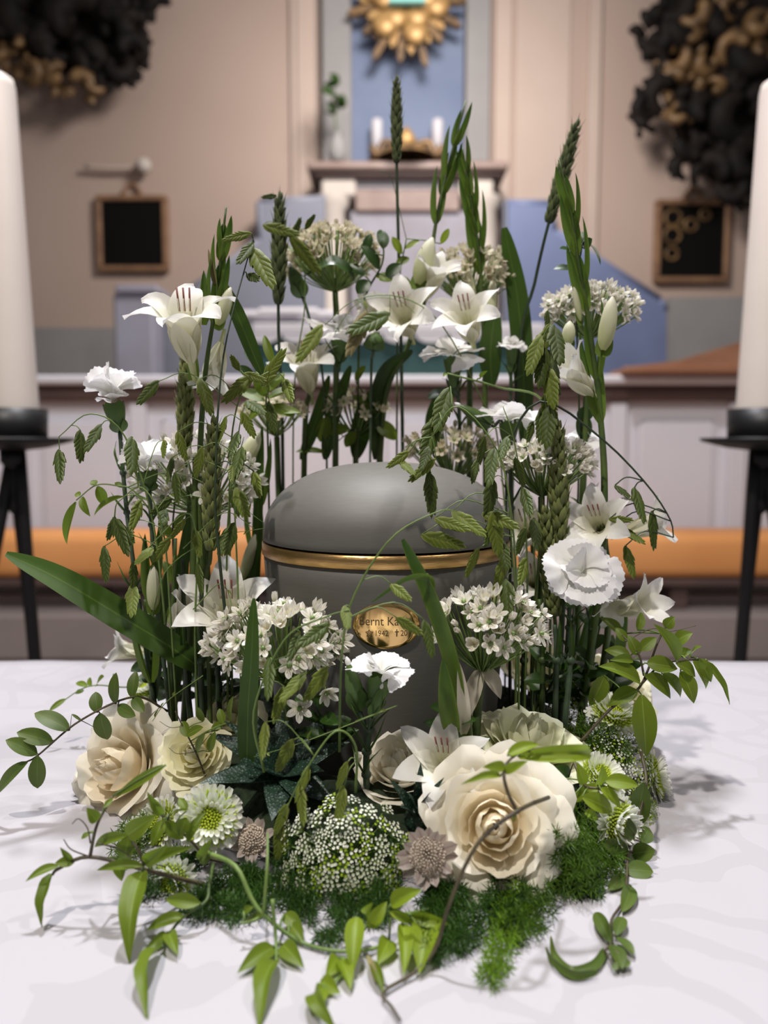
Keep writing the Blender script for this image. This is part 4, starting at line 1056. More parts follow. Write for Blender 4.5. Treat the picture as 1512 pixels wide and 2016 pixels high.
glad_flower(t, (808, 660, .110), (-.25, -.82, .42), .060, 86, .1, label='full open white flower with red-brown stamens')
glad_flower(t, (930, 672, .085), (-.25, -.72, .55), .056, 84, .2)
glad_flower(t, (768, 612, .12), (-.93, -.2, .12), .040, 72, .3, False)
glad_flower(t, (838, 590, .115), (.30, -.5, .78), .046, 55, .5, False)
glad_bud(t, (822, 560, .105), (852, 468, .105), 38)
spathes(t, pth, (.68, .75, .82, .89), (.05, .05, .045, .04), wpx=17)
bladeleaf(t, [(738, 905, .12), (742, 800, .12), (762, 730, .115), (812, 690, .11)], 40, m='ruscus', face=(.6, -.8, .1))
bladeleaf(t, [(700, 905, .13), (712, 840, .13), (730, 770, .13)], 44, face=(.4, -.9, .1))
t = thing('gladiolus', 'closed white gladiolus behind the centre with slender twisted buds', 'flower', B(962, .135), 'white gladioli')
pth = stem(t, [B(962, .135), P(955, 760, .13), P(950, 620, .12), P(943, 500, .12), P(926, 385, .12), P(911, 292, .12)], .0030, n=30, taper=.22)
glad_bud(t, (965, 640, .12), (972, 545, .12), 22); glad_bud(t, (935, 610, .118), (918, 520, .118), 18)
spathes(t, pth, (.55, .62, .68, .75, .83, .9), (.06, .055, .05, .045, .04, .03), wpx=17)
bladeleaf(t, [(968, 760, .12), (965, 690, .115), (975, 610, .115)], 46, face=(-.4, -.9, .1))
t = thing('gladiolus', 'tall white gladiolus on the right with two pale funnels and a pointed green tip', 'flower', B(1150, -.03), 'white gladioli')
pth = stem(t, [B(1150, -.03), P(1180, 1150, -.02), P(1190, 960, -.01), P(1180, 800, 0), P(1160, 640, 0), P(1138, 510, 0), P(1124, 415, 0), P(1100, 314, 0)], .0034, n=40, taper=.22)
glad_flower(t, (1168, 778, 0), (-.68, -.30, .62), .046, 40, .4, False, label='half-open white funnel pointing left')
glad_bud(t, (1187, 690, -.005), (1206, 584, -.005), 34); glad_bud(t, (1143, 632, 0), (1128, 560, 0), 14)
spathes(t, pth, (.40, .48, .60, .66, .73, .80, .87), (.07, .06, .05, .05, .045, .04, .035), wpx=21)
glad_bud(t, (1118, 680, 0), (1122, 632, 0), 26, 'gladbud', True)
t = thing('gladiolus', 'open white gladiolus at the right above the frilly carnation', 'flower', B(1180, .01), 'white gladioli')
pth = stem(t, [B(1180, .01), P(1196, 1250, .0), P(1200, 1130, .0), P(1192, 1070, .0), P(1188, 960, .0)], .003, n=20, taper=.6)
glad_flower(t, (1188, 1052, -.005), (-.42, -.78, .38), .050, 80, .15, label='open white flower with red stamens')
glad_flower(t, (1225, 1052, .01), (.85, -.25, .35), .042, 60, .3, False)
glad_flower(t, (1212, 1205, -.01), (.45, -.6, .35), .044, 50, .2, False)
glad_flower(t, (1185, 1150, .0), (.1, -.75, -.55), .036, 48, .6, False)
bladeleaf(t, [(1200, 1385, 0), (1218, 1290, 0), (1232, 1190, 0)], 24, 'spathe')
bladeleaf(t, [(1140, 1400, .01), (1150, 1300, .01), (1172, 1180, .01)], 34, 'blade')
t = thing('gladiolus', 'white gladiolus half hidden right of the urn behind wheat ears', 'flower', B(1052, .06), 'white gladioli')
stem(t, [B(1052, .06), P(1050, 1200, .06), P(1048, 1020, .06)], .003)
glad_flower(t, (1050, 1070, .06), (-.35, -.75, .5), .055, 80, .1); glad_flower(t, (1050, 1165, .055), (-.1, -.8, .5), .05, 70, .5)
t = thing('gladiolus', 'white gladiolus flower at the back left beneath the flat white carnation', 'flower', B(590, .13), 'white gladioli')
stem(t, [B(590, .13), P(600, 860, .12), P(610, 770, .115)], .0032)
glad_flower(t, (611, 772, .115), (-.08, -.56, .82), .058, 88, 0)
bladeleaf(t, [(592, 905, .12), (618, 840, .12), (648, 740, .12)], 26, 'blade')
t = thing('gladiolus', 'low white gladiolus at the left behind the front allium head', 'flower', B(350, -.03), 'white gladioli')
stem(t, [B(350, -.03), P(372, 1280, -.03), P(380, 1120, -.025), P(385, 900, -.02)], .0034)
glad_flower(t, (455, 1245, -.03), (.05, -.74, .66), .066, 84, 0, label='broad open white flower behind the allium')
glad_flower(t, (338, 1235, -.035), (.55, -.35, .72), .044, 42, .3, False)
glad_bud(t, (302, 1200, -.035), (303, 1112, -.035), 28)
spathes(t, spline([B(290, -.03), P(292, 1180, -.03), P(300, 1010, -.03)], 20), (.2, .5), (.07, .06), wpx=26)
t = thing('gladiolus', 'white gladiolus turned to the left behind the big drooping leaf', 'flower', B(262, .03), 'white gladioli')
stem(t, [B(275, .03), P(285, 1300, .03)], .003); glad_flower(t, (290, 1290, .03), (-.85, -.3, .3), .036, 60, .2, False)
t = thing('gladiolus', 'pale pointed gladiolus bud left of the urn lid', 'flower', B(520, .05), 'white gladioli')
pth = stem(t, [B(500, .05), P(505, 1100, .05), P(512, 850, .05)], .003); glad_bud(t, (478, 915, .045), (512, 850, .045), 34); spathes(t, pth, (.5, .7), (.06, .06), wpx=18)
bladeleaf(t, [(500, 1250, .045), (506, 1050, .045), (516, 840, .045)], 20, 'blade')
glad_bud(t, (478, 1140, .03), (503, 1052, .03), 24)
t = thing('gladiolus', 'front gladiolus with a long green sheath crossing the plaque and a white flower below', 'flower', P(925, 1540, -.12), 'white gladioli')
pth = stem(t, [P(918, 1540, -.12), P(922, 1440, -.125), P(898, 1330, -.128), P(862, 1205, -.13), P(838, 1130, -.13)], .0032, n=24, taper=.5)
bladeleaf(t, [(915, 1450, -.128), (890, 1310, -.132), (848, 1180, -.133), (793, 1062, -.13)], 34, 'spathe', face=(-.3, -.9, .2), fold=.3, sh=.5)
bladeleaf(t, [(852, 1180, -.131), (846, 1140, -.133), (800, 1140, -.14), (732, 1186, -.145)], 16, 'spathe', face=(-.1, -.8, .6), fold=.2)
leafpx(t, (893, 1448, -.135), (872, 1295, -.135), 40, 'spathe', 'spathe', 'spathe', face=(-.3, -.9, .1))
leafpx(t, (912, 1445, -.13), (902, 1300, -.13), 30, 'skin', 'spathe', 'papery_spathe', face=(.3, -.9, .1))
glad_flower(t, (885, 1530, -.122), (-.22, -.70, .62), .052, 82, .0, label='open white flower with dark red stamens above the cream rose')
# ---------------- carnations
carnation('white carnation at the far left above the hanging oat spikelets', (236, 848, -.02), (222, 790, -.02), 54, [P(245, 960, -.02), P(260, 1090, -.02), B(300, -.03)], (0, -.2, 1), 6, 4, roll=.3, cup=1.0)
carnation('white carnation at the left in front of the allium head', (294, 965, -.035), (288, 925, -.035), 58, [P(300, 1060, -.03), P(310, 1200, -.03), B(330, -.03)], (-.05, -.25, 1), 6, 4, cup=.7)
carnation('flat white carnation at the back left centre', (668, 712, .105), (668, 655, .105), 68, [P(660, 800, .11), B(655, .125)], (0, -.42, .9), 6, 1, sr=.002, y='stem', roll=.2, cup=.05)
carnation('white carnation with spread petals above the right allium head', (1000, 882, .03), (1002, 828, .03), 66, [P(1008, 1000, .04), B(1010, .06)], (.1, -.3, .95), 5, 2, roll=1.0, cup=.15)
carnation('white carnation in front of the urn, below the plaque', (735, 1395, -.13), (752, 1325, -.13), 68, [P(722, 1480, -.13), P(722, 1570, -.125)], (.05, -.25, .97), 5, 3, sr=.0019, roll=.8, cup=.2)
carnation('frilly white carnation facing forward at the right', (1122, 1190, -.035), (1145, 1125, -.05), 78, [P(1115, 1290, -.035), B(1110, -.03)], (.15, -.8, .55), 7, 5, full=True, roll=.5)
carnation('small white carnation partly behind the tall right gladiolus', (1150, 935, .06), (1150, 868, .06), 46, [P(1145, 1100, .06), B(1130, .06)], (0, -.3, .95), 5, 2)
carnation('white carnation below the twin gladiolus flowers at the back', (895, 762, .085), (890, 700, .085), 66, [P(905, 850, .1), B(905, .125)], (-.1, -.45, .9), 6, 1, roll=1.3)
carnation('half-open white carnation at the back right', (1006, 732, .11), (1008, 680, .11), 30, [P(1005, 850, .12), B(1005, .13)], (.05, -.2, 1), 5, 4, full=True)
def carn_bud(label, b, t_, wpx, stempts):
    t = thing('carnation_bud', label, 'flower bud', Vector(stempts[-1]), 'closed carnation buds')
    bb, tt = P(*b), P(*t_); L = (tt-bb).length; r = wpx*mm(bb.y)/2
    O('bud', MB().add(spindle(L, r, .42, 9, 10)).mesh('bud', GR['calyx']), t, basis(bb, tt-bb))
    for k in range(4): 
        q = k*1.57; dd = (tt-bb).normalized(); o1 = dd.orthogonal().normalized(); rad = o1*math.cos(q)+dd.cross(o1)*math.sin(q)
        leafpx(t, bb+rad*r*.4, bb+dd*L*.45+rad*r*.98, wpx*.7, 'calyx', 'oval', 'bracteole', face=rad)
    O('tip', MB().add(spindle(L*.2, r*.35, .4, 5, 7)).mesh('tip', PT['carn']), t, basis(tt-(tt-bb)*.12, tt-bb))
    stem(t, [bb]+[Vector(q) for q in stempts], .0014, 'bluestem')
carn_bud('closed green carnation bud left of the front carnation', (708, 1400, -.13), (684, 1300, -.13), 36, [P(720, 1440, -.13), P(722, 1545, -.125)])
carn_bud('small green carnation bud leaning right below the front carnation', (732, 1412, -.136), (752, 1350, -.138), 22, [P(726, 1440, -.132), P(724, 1545, -.124)])
carn_bud('green carnation bud left of the spread white carnation', (968, 838, .03), (900, 796, .03), 26, [P(995, 880, .035), B(1000, .06)])
carn_bud('dark green carnation bud below the upper left allium head', (596, 585, .11), (570, 520, .11), 30, [P(612, 640, .11), P(640, 800, .12), B(645, .13)])
carn_bud('green carnation bud below the brown oat spikelet at the back', (735, 690, .10), (742, 652, .10), 40, [P(730, 780, .11), B(725, .13)])
carn_bud('green carnation bud beside the wheat ears at the right', (1108, 1140, -.03), (1094, 1090, -.035), 34, [P(1110, 1200, -.03), B(1108, -.03)])
# ---------------- alliums
allium('full white allium head at the left front of the urn', (545, 1262, -.095), 132, 74, (560, 1345, -.09), [P(566, 1400, -.09), P(570, 1500, -.085)], 103, .0094, seed=1, zmin=-.5)
allium('white allium head at the right front of the urn with a papery sheath', (965, 1232, -.098), 108, 66, (948, 1325, -.095), [P(940, 1400, -.1), P(934, 1520, -.11)], 83, .0094, seed=2, skin=True, zmin=-.45)
allium('loose white allium head at the upper left', (378, 945, .01), 124, 86, (405, 1010, .02), [P(408, 1150, .01), B(412, .0)], 84, .0099, seed=3, zmin=-.6)
allium('compact allium head below the spread carnation at the right', (1078, 918, -.005), 86, 46, (1066, 978, 0), [P(1066, 1150, 0), B(1066, -.01)], 82, .0083, seed=4, skin=False, kinds=('open', 'cup', 'cup', 'bud'))
allium('faded allium head behind the top right of the urn', (885, 888, .10), 82, 46, (890, 950, .11), [B(892, .13)], 79, .0081, True, seed=5, kinds=('open', 'cup', 'bud'))
allium('round allium head at the back upper left', (652, 505, .13), 84, 54, (660, 575, .13), [P(662, 700, .13), B(655, .14)], 120, .0090, True, seed=6, kinds=('open', 'cup', 'cup', 'bud'), zmin=-.5)
allium('allium head at the back centre beside the gladiolus tips', (930, 540, .14), 78, 46, (925, 600, .14), [P(925, 700, .14), B(925, .145)], 97, .0090, True, seed=7, kinds=('open', 'cup', 'bud'), zmin=-.5)
allium('allium head at the upper right behind the gladiolus bud', (1165, 612, .05), 84, 46, (1158, 668, .05), [P(1150, 900, .05), B(1140, .04)], 100, .0085, seed=8, kinds=('star', 'open', 'cup', 'bud'), zmin=-.4)
allium('small faded allium head at the back left below the leaves', (535, 815, .10), 60, 34, (545, 860, .11), [B(555, .13)], 33, .0084, True, seed=9)
allium('small allium head deep in the back centre', (700, 810, .13), 60, 36, (700, 860, .13), [B(702, .14)], 33, .0081, True, seed=10)
for i, (px, py, y, lab) in enumerate(((590, 1394, -.125, 'single star-shaped allium floret hanging below the left allium head'), (642, 1362, -.12, 'single allium floret in side view beside the star-shaped one'))):
    b = P(px, py, y); t = thing('allium_floret', lab, 'flower', b, 'fallen single florets')
    O('star_flower', AF[('star' if i == 0 else 'open', 'all')], t, basis(b, (R(-.1, .1), -1, .15) if i == 0 else (.4, -.7, -.3), (0, 0, 1), (.0105,)*3))
    stem(t, [b, P(px-12, py-45, y+.012), P(px-20, py-80, y+.02)], .0005, 'lightstem')
# ---------------- wheat
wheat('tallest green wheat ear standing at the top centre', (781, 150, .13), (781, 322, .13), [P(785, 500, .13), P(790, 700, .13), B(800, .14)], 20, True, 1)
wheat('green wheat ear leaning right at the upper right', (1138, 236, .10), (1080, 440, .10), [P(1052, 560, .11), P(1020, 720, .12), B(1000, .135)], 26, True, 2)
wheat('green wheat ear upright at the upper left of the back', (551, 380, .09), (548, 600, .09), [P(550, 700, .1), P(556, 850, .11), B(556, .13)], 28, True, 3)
wheat('long green wheat ear in front of the left allium', (420, 822, -.05), (415, 1085, -.05), [P(408, 1150, -.05), B(405, -.06)], 38, False, 4, rows=15)
wheat('green wheat ear rising below the star gladiolus on the left', (366, 690, -.005), (364, 890, -.005), [P(372, 1000, -.005), B(380, -.01)], 35, False, 5)
wheat('green wheat ear at the right under the compact allium', (1070, 1000, -.03), (1092, 1215, -.03), [P(1094, 1280, -.03), B(1098, -.04)], 38, False, 6)
wheat('green wheat ear at the right rising through the compact allium', (1098, 830, -.03), (1102, 1095, -.025), [P(1105, 1200, -.025), B(1110, -.03)], 40, False, 7, rows=15)
# ---------------- sea oats
sea_oats('sea oat stem with small spikelets dangling at the far left', [B(330, -.04), P(318, 1150, -.045), P(290, 980, -.05), P(240, 850, -.055), P(175, 815, -.06), P(116, 860, -.06)],
   [((158, 847), (158, 908), -.06), ((200, 836), (168, 888), -.06), ((117, 885), (119, 948), -.06)], 'oatd')
sea_oats('sea oat stem with spikelets over the left carnation and leaf', [B(340, -.05), P(335, 1200, -.06), P(320, 1040, -.07), P(280, 960, -.075), P(230, 990, -.07)],
   [((260, 860), (259, 931), -.065, 'oatd'), ((323, 866), (323, 900), -.06), ((225, 1018), (252, 1090), -.07, 'oatd'), ((226, 1020), (212, 1062), -.07, 'oatd'), ((206, 1075), (209, 1144), -.07, 'oatd'), ((278, 985), (257, 1042), -.065), ((340, 982), (298, 1010), -.06, 'oatd'), ((250, 1040), (262, 1072), -.065, 'oatd')])
sea_oats('sea oat stem bending over the left stems beside the big leaf', [B(380, -.06), P(384, 1250, -.065), P(388, 1080, -.07), P(370, 1010, -.075), P(310, 1060, -.078), P(266, 1110, -.08)],
   [((366, 1022), (336, 1060), -.075), ((336, 1058), (303, 1104), -.075), ((302, 1078), (268, 1110), -.078), ((264, 1106), (262, 1160), -.08, 'oatd'), ((263, 1150), (259, 1212), -.08), ((384, 1040), (393, 1095), -.07), ((390, 1108), (397, 1168), -.07, 'oatd')])
sea_oats('dark straight sea oat stem rising to a pale spikelet at the left', [P(455, 1310, -.09), P(430, 1080, -.085), P(424, 950, -.08), P(440, 700, -.06), P(498, 470, -.03)],
   [((495, 460), (440, 472), -.03), ((500, 478), (468, 518), -.03, 'oatd'), ((497, 486), (536, 564), -.03, 'oat'), ((486, 540), (510, 552), -.03, 'oatd'), ((457, 916), (455, 948), -.08), ((500, 928), (512, 978), -.05)], sr=.0008, stemm='darkstem')
sea_oats('sea oat cluster with a twisted pale spikelet above the left leaves', [B(450, -.03), P(452, 1000, -.03), P(462, 820, -.03), P(500, 735, -.035), P(520, 760, -.04)],
   [((500, 738), (440, 790), -.035), ((480, 735), (522, 750), -.035), ((515, 760), (560, 690), -.03), ((470, 730), (455, 700), -.03), ((313, 750), (272, 794), -.03, 'oatd'), ((395, 745), (415, 815), -.03), ((530, 790), (540, 850), -.03, 'oatd'), ((560, 745), (575, 790), -.02)])
sea_oats('sea oat stem with two pale spikelets high at the back left', [B(575, .12), P(578, 800, .11), P(600, 600, .10), P(590, 480, .09), P(545, 440, .085)],
   [((518, 443), (586, 462), .085), ((572, 463), (628, 538), .085), ((600, 450), (620, 424), .09, 'oatd'), ((575, 470), (592, 430), .09, 'oatd'), ((545, 386), (516, 388), .09, 'oatd')])
sea_oats('arching sea oat stem crossing the back gladiolus flowers', [B(1020, .09), P(985, 900, .085), P(945, 780, .08), P(870, 640, .07), P(790, 585, .065), P(700, 590, .06), P(640, 640, .058)],
   [((636, 640), (586, 710), .058), ((768, 619), (688, 654), .06, 'oatd'), ((724, 616), (684, 697), .058, 'oatdry')])
sea_oats('dense hanging sea oat spikelets beside the upper right carnation', [B(1052, .0), P(1060, 1100, -.005), P(1072, 900, -.01), P(1088, 720, -.015), P(1082, 625, -.015)],
   [((1078, 612), (1076, 650), -.015, 'oatd'), ((1076, 650), (1042, 722), -.016), ((1080, 640), (1066, 705), -.018), ((1084, 640), (1098, 712), -.018), ((1080, 690), (1096, 776), -.018, 'oatd'), ((1072, 778), (1096, 848), -.018), ((1070, 800), (1062, 868), -.016, 'oatd'), ((1092, 850), (1100, 905), -.02), ((1060, 660), (1054, 716), -.012), ((1050, 830), (1038, 870), -.01, 'oatd')])
sea_oats('drooping sea oat spray over the top right of the urn lid', [B(1020, -.06), P(1018, 1200, -.075), P(1005, 1000, -.09), P(975, 880, -.10), P(900, 800, -.10), P(850, 860, -.10)],
   [((885, 765), (858, 848), -.08, 'oatd'), ((862, 820), (832, 905), -.085, 'oatd'), ((806, 890), (763, 919), -.10), ((788, 906), (815, 934), -.10), ((858, 904), (807, 946), -.10), ((846, 880), (828, 926), -.10, 'oatd'), ((847, 928), (850, 1014), -.10, 'oatd'), ((856, 1020), (922, 1044), -.105), ((891, 1006), (953, 1053), -.105), ((830, 1052), (912, 1076), -.105)])
sea_oats('hanging sea oat spikelets along the right edge of the urn', [B(1030, -.07), P(1020, 1250, -.085), P(1008, 1080, -.10), P(1000, 960, -.105), P(982, 900, -.105)],
   [((950, 1010), (1018, 1038), -.10), ((972, 885), (962, 955), -.10, 'oatd'), ((972, 940), (958, 1022), -.10, 'oatd'), ((970, 1010), (982, 1092), -.105), ((943, 1080), (917, 1134), -.105), ((994, 1096), (974, 1168), -.10, 'oat'), ((998, 1140), (1002, 1214), -.105, 'oatd'), ((965, 1030), (956, 1075), -.10, 'oatd'), ((985, 1060), (1000, 1120), -.1, 'oatd')])
sea_oats('thin sea oat stem arching across the urn front with spikelets round the plaque', [P(668, 1480, -.14), P(672, 1300, -.15), P(694, 1180, -.155), P(770, 1060, -.155), P(860, 1008, -.15), P(900, 1006, -.145)],
   [((680, 1193), (684, 1237), -.155), ((780, 1215), (830, 1248), -.155), ((836, 1220), (851, 1292), -.152, 'oatd'), ((770, 1150), (808, 1182), -.155)])
sea_oats('sea oat spikelets hanging in front of the left allium head', [P(520, 1520, -.15), P(500, 1400, -.155), P(560, 1260, -.16), P(640, 1215, -.16), P(690, 1200, -.16)],
   [((591, 1245), (568, 1300), -.155, 'oatd'), ((648, 1230), (590, 1270), -.155, 'oatd'), ((532, 1296), (528, 1374), -.155, 'oatd'), ((604, 1324), (552, 1380), -.155), ((560, 1352), (540, 1420), -.155), ((646, 1314), (602, 1378), -.155)])
sea_oats('sea oat spikelets hanging low over the dark succulent', [P(700, 1560, -.16), P(700, 1470, -.165), P(660, 1440, -.17), P(600, 1520, -.175), P(560, 1600, -.18)],
   [((524, 1421), (517, 1492), -.165), ((609, 1508), (592, 1560), -.17), ((590, 1542), (598, 1622), -.17), ((685, 1500), (664, 1552), -.17), ((678, 1546), (664, 1624), -.17), ((568, 1584), (541, 1640), -.175), ((556, 1620), (545, 1690), -.175), ((578, 1456), (546, 1516), -.16)])
sea_oats('long dark arching sea oat stem bending to the far right', [B(1010, .02), P(1005, 1000, .0), P(1010, 860, -.01), P(1070, 790, -.02), P(1180, 860, -.025), P(1270, 950, -.03), P(1318, 1020, -.03), P(1326, 1058, -.03)],
   [((1211, 955), (1246, 986), -.028, 'oatd'), ((1249, 960), (1267, 1027), -.03, 'oatd'), ((1285, 1006), (1287, 1080), -.03, 'oatd'), ((1199, 1022), (1245, 1024), -.035), ((1213, 1034), (1267, 1069), -.035), ((1232, 1074), (1247, 1136), -.035, 'oat')], sr=.0009, stemm='darkstem')
sea_oats('single dark sea oat spikelet beside the right wheat ears', [B(1058, -.02), P(1055, 1200, -.025), P(1048, 1030, -.03)], [((1052, 1020), (1058, 1080), -.03, 'oatd')])
# ---------------- broad blades
t = thing('gladiolus_leaf', 'long broad green leaf drooping to the far left', 'leaf', P(395, 1310, -.05), 'loose green blades')
bladeleaf(t, [(400, 1318, -.05), (330, 1268, -.055), (220, 1200, -.065), (110, 1135, -.075), (12, 1090, -.085)], 66, 'blade', (.25, -.75, .75), .42, .14, 'blade')
t = thing('gladiolus_leaf', 'upright green blade in front of the left allium head', 'leaf', P(488, 1480, -.14), 'loose green blades')
bladeleaf(t, [(486, 1500, -.138), (488, 1400, -.142), (495, 1290, -.145), (500, 1178, -.145)], 40, 'blade', (.1, -1, .1), .25, .1, 'blade', .55)
t = thing('gladiolus_leaf', 'broad upright green blade at the back right above the half-open carnation', 'leaf', B(1020, .13), 'loose green blades')
bladeleaf(t, [(1035, 900, .12), (1030, 720, .12), (1018, 580, .12), (993, 448, .12)], 42, 'blade', (-.2, -1, .1), .5, .1, 'blade', .5)
for i, (a, lab) in enumerate((([(300, 1390), (312, 1260), (330, 1120)], 'upright green blade among the left stems near the big leaf'), ([(345, 1390), (352, 1200), (372, 1000)], 'tall green blade among the left stems behind the wheat'),
        ([(1145, 1395), (1165, 1250), (1195, 1150)], 'upright green blade among the right stems'), ([(1050, 1390), (1062, 1250), (1064, 1100)], 'green blade below the right wheat ears'), ([(1230, 1420), (1215, 1350), (1205, 1250)], 'short green blade right of the right-hand stems'), ([(478, 1250), (488, 1150), (500, 1060)], 'short green blade against the left side of the urn'), ([(640, 905), (655, 820), (690, 720)], 'dark green blade at the back centre left'), ([(860, 905), (850, 830), (868, 765)], 'green blade behind the urn lid'))):
    y = .12 if a[0][1] < 950 else -.02+.01*i; t = thing('green_blade', lab, 'leaf', P(*a[0], y), 'loose green blades'); bladeleaf(t, [(x, q, y) for x, q in a], 30, 'blade', (R(-.6, .6), -.9, .1), .45, .15, 'blade')
# plain stems that stand in the left and right bundles
for i, (x0, x1, yt, y, m, lab) in enumerate(((300, 285, 1180, -.02, 'stem', 'bare green stem at the left edge of the left bundle'), (332, 345, 1060, -.03, 'stem', 'bare green stem in the left bundle beneath the carnation'), (370, 360, 1100, -.045, 'darkstem', 'dark bare stem in the middle of the left bundle'), (392, 398, 1120, -.06, 'darkstem', 'dark bare stem under the long wheat ear'), (425, 432, 1150, -.04, 'darkstem', 'dark bare stem at the right of the left bundle'),
      (1075, 1062, 1180, -.04, 'stem', 'bare green stem left in the right bundle'), (1100, 1092, 1230, -.05, 'bluestem', 'blue-green bare stem in the right bundle'), (1118, 1130, 1230, -.05, 'bluestem', 'blue-green bare stem leaning right in the right bundle'), (1035, 1028, 1150, -.02, 'darkstem', 'dark bare stem close to the urn on its right'))):
    t = thing('bare_stem', lab, 'stem', B(x0, y)); stem(t, [B(x0, y), P((x0+x1)/2, 1300, y), P(x1, yt, y)], .0024, m, name='stalk')
    leafpx(t, P((x0+x1)/2, 1300, y), P((x0+x1)/2+R(-10, 10), 1220, y-.006), 12, 'blade', 'spathe', 'leaf'); O('node', MB().add(ball(.0034, 5, 8)).mesh('node', GR[m]), t, Matrix.Translation(P((x0+x1)/2, 1300, y)))
# ---------------- leafy sprigs at the back
G2 = 'leafy sprigs at the back'
vine('dark glossy sprig at the upper back in front of the left allium head', 'leafy_sprig', 'foliage', [B(700, .13), P(705, 760, .12), P(715, 600, .105), P(752, 520, .10), P(754, 470, .10)],
   [((698, 555), (605, 528), 42, .10, -.01, 'ruscus', 'curl'), ((746, 530), (711, 484), 36, .10), ((754, 490), (750, 452), 26, .10), ((717, 542), (680, 522), 24, .10), ((725, 552), (703, 578), 28, .10), ((760, 545), (790, 520), 26, .10, .0, 'ruscus'), ((740, 545), (775, 552), 24, .10, .0, 'jas'), ((720, 500), (730, 460), 20, .1, 0, 'ruscus')], 'ruscus', 'stem', .0012, kind='oval', group=G2)
vine('green sprig beside the central gladiolus bud', 'leafy_sprig', 'foliage', [B(780, .14), P(782, 700, .13), P(785, 560, .12), P(800, 470, .12)],
   [((790, 500), (772, 466), 16, .12, 0, 'jasl'), ((798, 490), (826, 474), 14, .12, 0, 'jasl'), ((785, 540), (760, 530), 24, .12, 0, 'jas'), ((786, 545), (806, 570), 24, .12, 0, 'jas'), ((780, 520), (806, 508), 18, .12), ((868, 480), (884, 450), 14, .12, 0, 'jasl'), ((775, 570), (772, 600), 18, .12)], 'jas', 'stem', .001, kind='oval', group=G2, tendrils=([(800, 470, .12), (770, 350, .12), (748, 338, .12), (765, 345, .12)],))
vine('bright leafy sprig left of centre below the gladiolus', 'leafy_sprig', 'foliage', [B(530, .06), P(528, 900, .05), P(524, 790, .04), P(530, 730, .03)],
   [((520, 790), (472, 770), 30, .03), ((528, 785), (580, 766), 30, .03), ((522, 800), (490, 826), 30, .03), ((530, 800), (575, 820), 34, .03), ((530, 810), (592, 812), 22, .03), ((524, 780), (500, 735), 30, .03), ((530, 770), (560, 735), 28, .03), ((516, 805), (540, 838), 28, .03), ((500, 745), (470, 720), 20, .03, 0, 'ruscus'), ((525, 740), (552, 700), 20, .03), ((510, 720), (480, 690), 20, .03, 0, 'ruscus'), ((540, 720), (520, 660), 18, .03)], 'jas', 'stem', .001, kind='oval', group=G2)
vine('green sprig with a drooping leaf behind the urn at the centre', 'leafy_sprig', 'foliage', [B(745, .14), P(742, 860, .13), P(730, 800, .125), P(700, 750, .12)],
   [((738, 830), (782, 866), 32, .125, 0, 'jas'), ((735, 826), (722, 800), 20, .125), ((730, 800), (690, 780), 18, .125), ((745, 840), (740, 870), 22, .125), ((642, 892), (582, 890), 18, .12), ((700, 750), (720, 720), 18, .12), ((645, 820), (630, 870), 28, .12), ((640, 850), (690, 845), 26, .12), ((700, 850), (680, 880), 24, .12)], 'jas', 'darkstem', .001, kind='oval', group=G2, branches=([(742, 860, .13), (700, 845, .125), (640, 890, .12)],), tendrils=([(665, 740, .12), (690, 790, .12), (730, 796, .12), (760, 760, .12)],))
vine('dark leafy sprig behind the upper right of the urn', 'leafy_sprig', 'foliage', [B(870, .13), P(872, 860, .12), P(880, 780, .11)],
   [((842, 785), (884, 768), 26, .11), ((880, 800), (890, 756), 24, .11), ((875, 830), (850, 812), 22, .11), ((880, 850), (910, 860), 22, .11), ((872, 860), (850, 880), 22, .11)], 'ruscus', 'darkstem', .001, kind='oval', group=G2)
vine('small dark leaves at the upper right behind the gladiolus tip', 'leafy_sprig', 'foliage', [B(1130, .06), P(1140, 900, .05), P(1135, 600, .03), P(1145, 490, .02), P(1155, 470, .02)],
   [((1128, 496), (1102, 490), 20, .02), ((1128, 530), (1090, 530), 24, .02), ((1150, 490), (1166, 470), 26, .02), ((1160, 480), (1182, 522), 8, .02), ((1150, 480), (1142, 456), 20, .02), ((1150, 830), (1150, 800), 36, .05, 0), ((1150, 870), (1146, 810), 32, .05)], 'ruscus', 'darkstem', .0009, kind='oval', group=G2)
vine('thin bent stalk with a green side stem crossing the right centre', 'leafy_sprig', 'foliage', [B(1090, .03), P(1085, 1000, .03), P(1075, 800, .03), P(980, 762, .03), P(880, 735, .03)],
   [((945, 745), (960, 730), 10, .03), ((880, 736), (872, 742), 8, .03)], 'jas', 'lightstem', .0011, group=G2)
vine('ruscus-like sprig low between the left stems', 'leafy_sprig', 'foliage', [B(450, -.02), P(452, 1330, -.02), P(470, 1250, -.02)],
   [((455, 1330), (430, 1300), 22, -.02), ((460, 1300), (440, 1260), 22, -.02), ((465, 1290), (500, 1260), 20, -.02), ((452, 1350), (480, 1340), 24, -.03), ((440, 1250), (425, 1215), 20, -.02)], 'ruscus', 'darkstem', .001, kind='oval', group=G2)
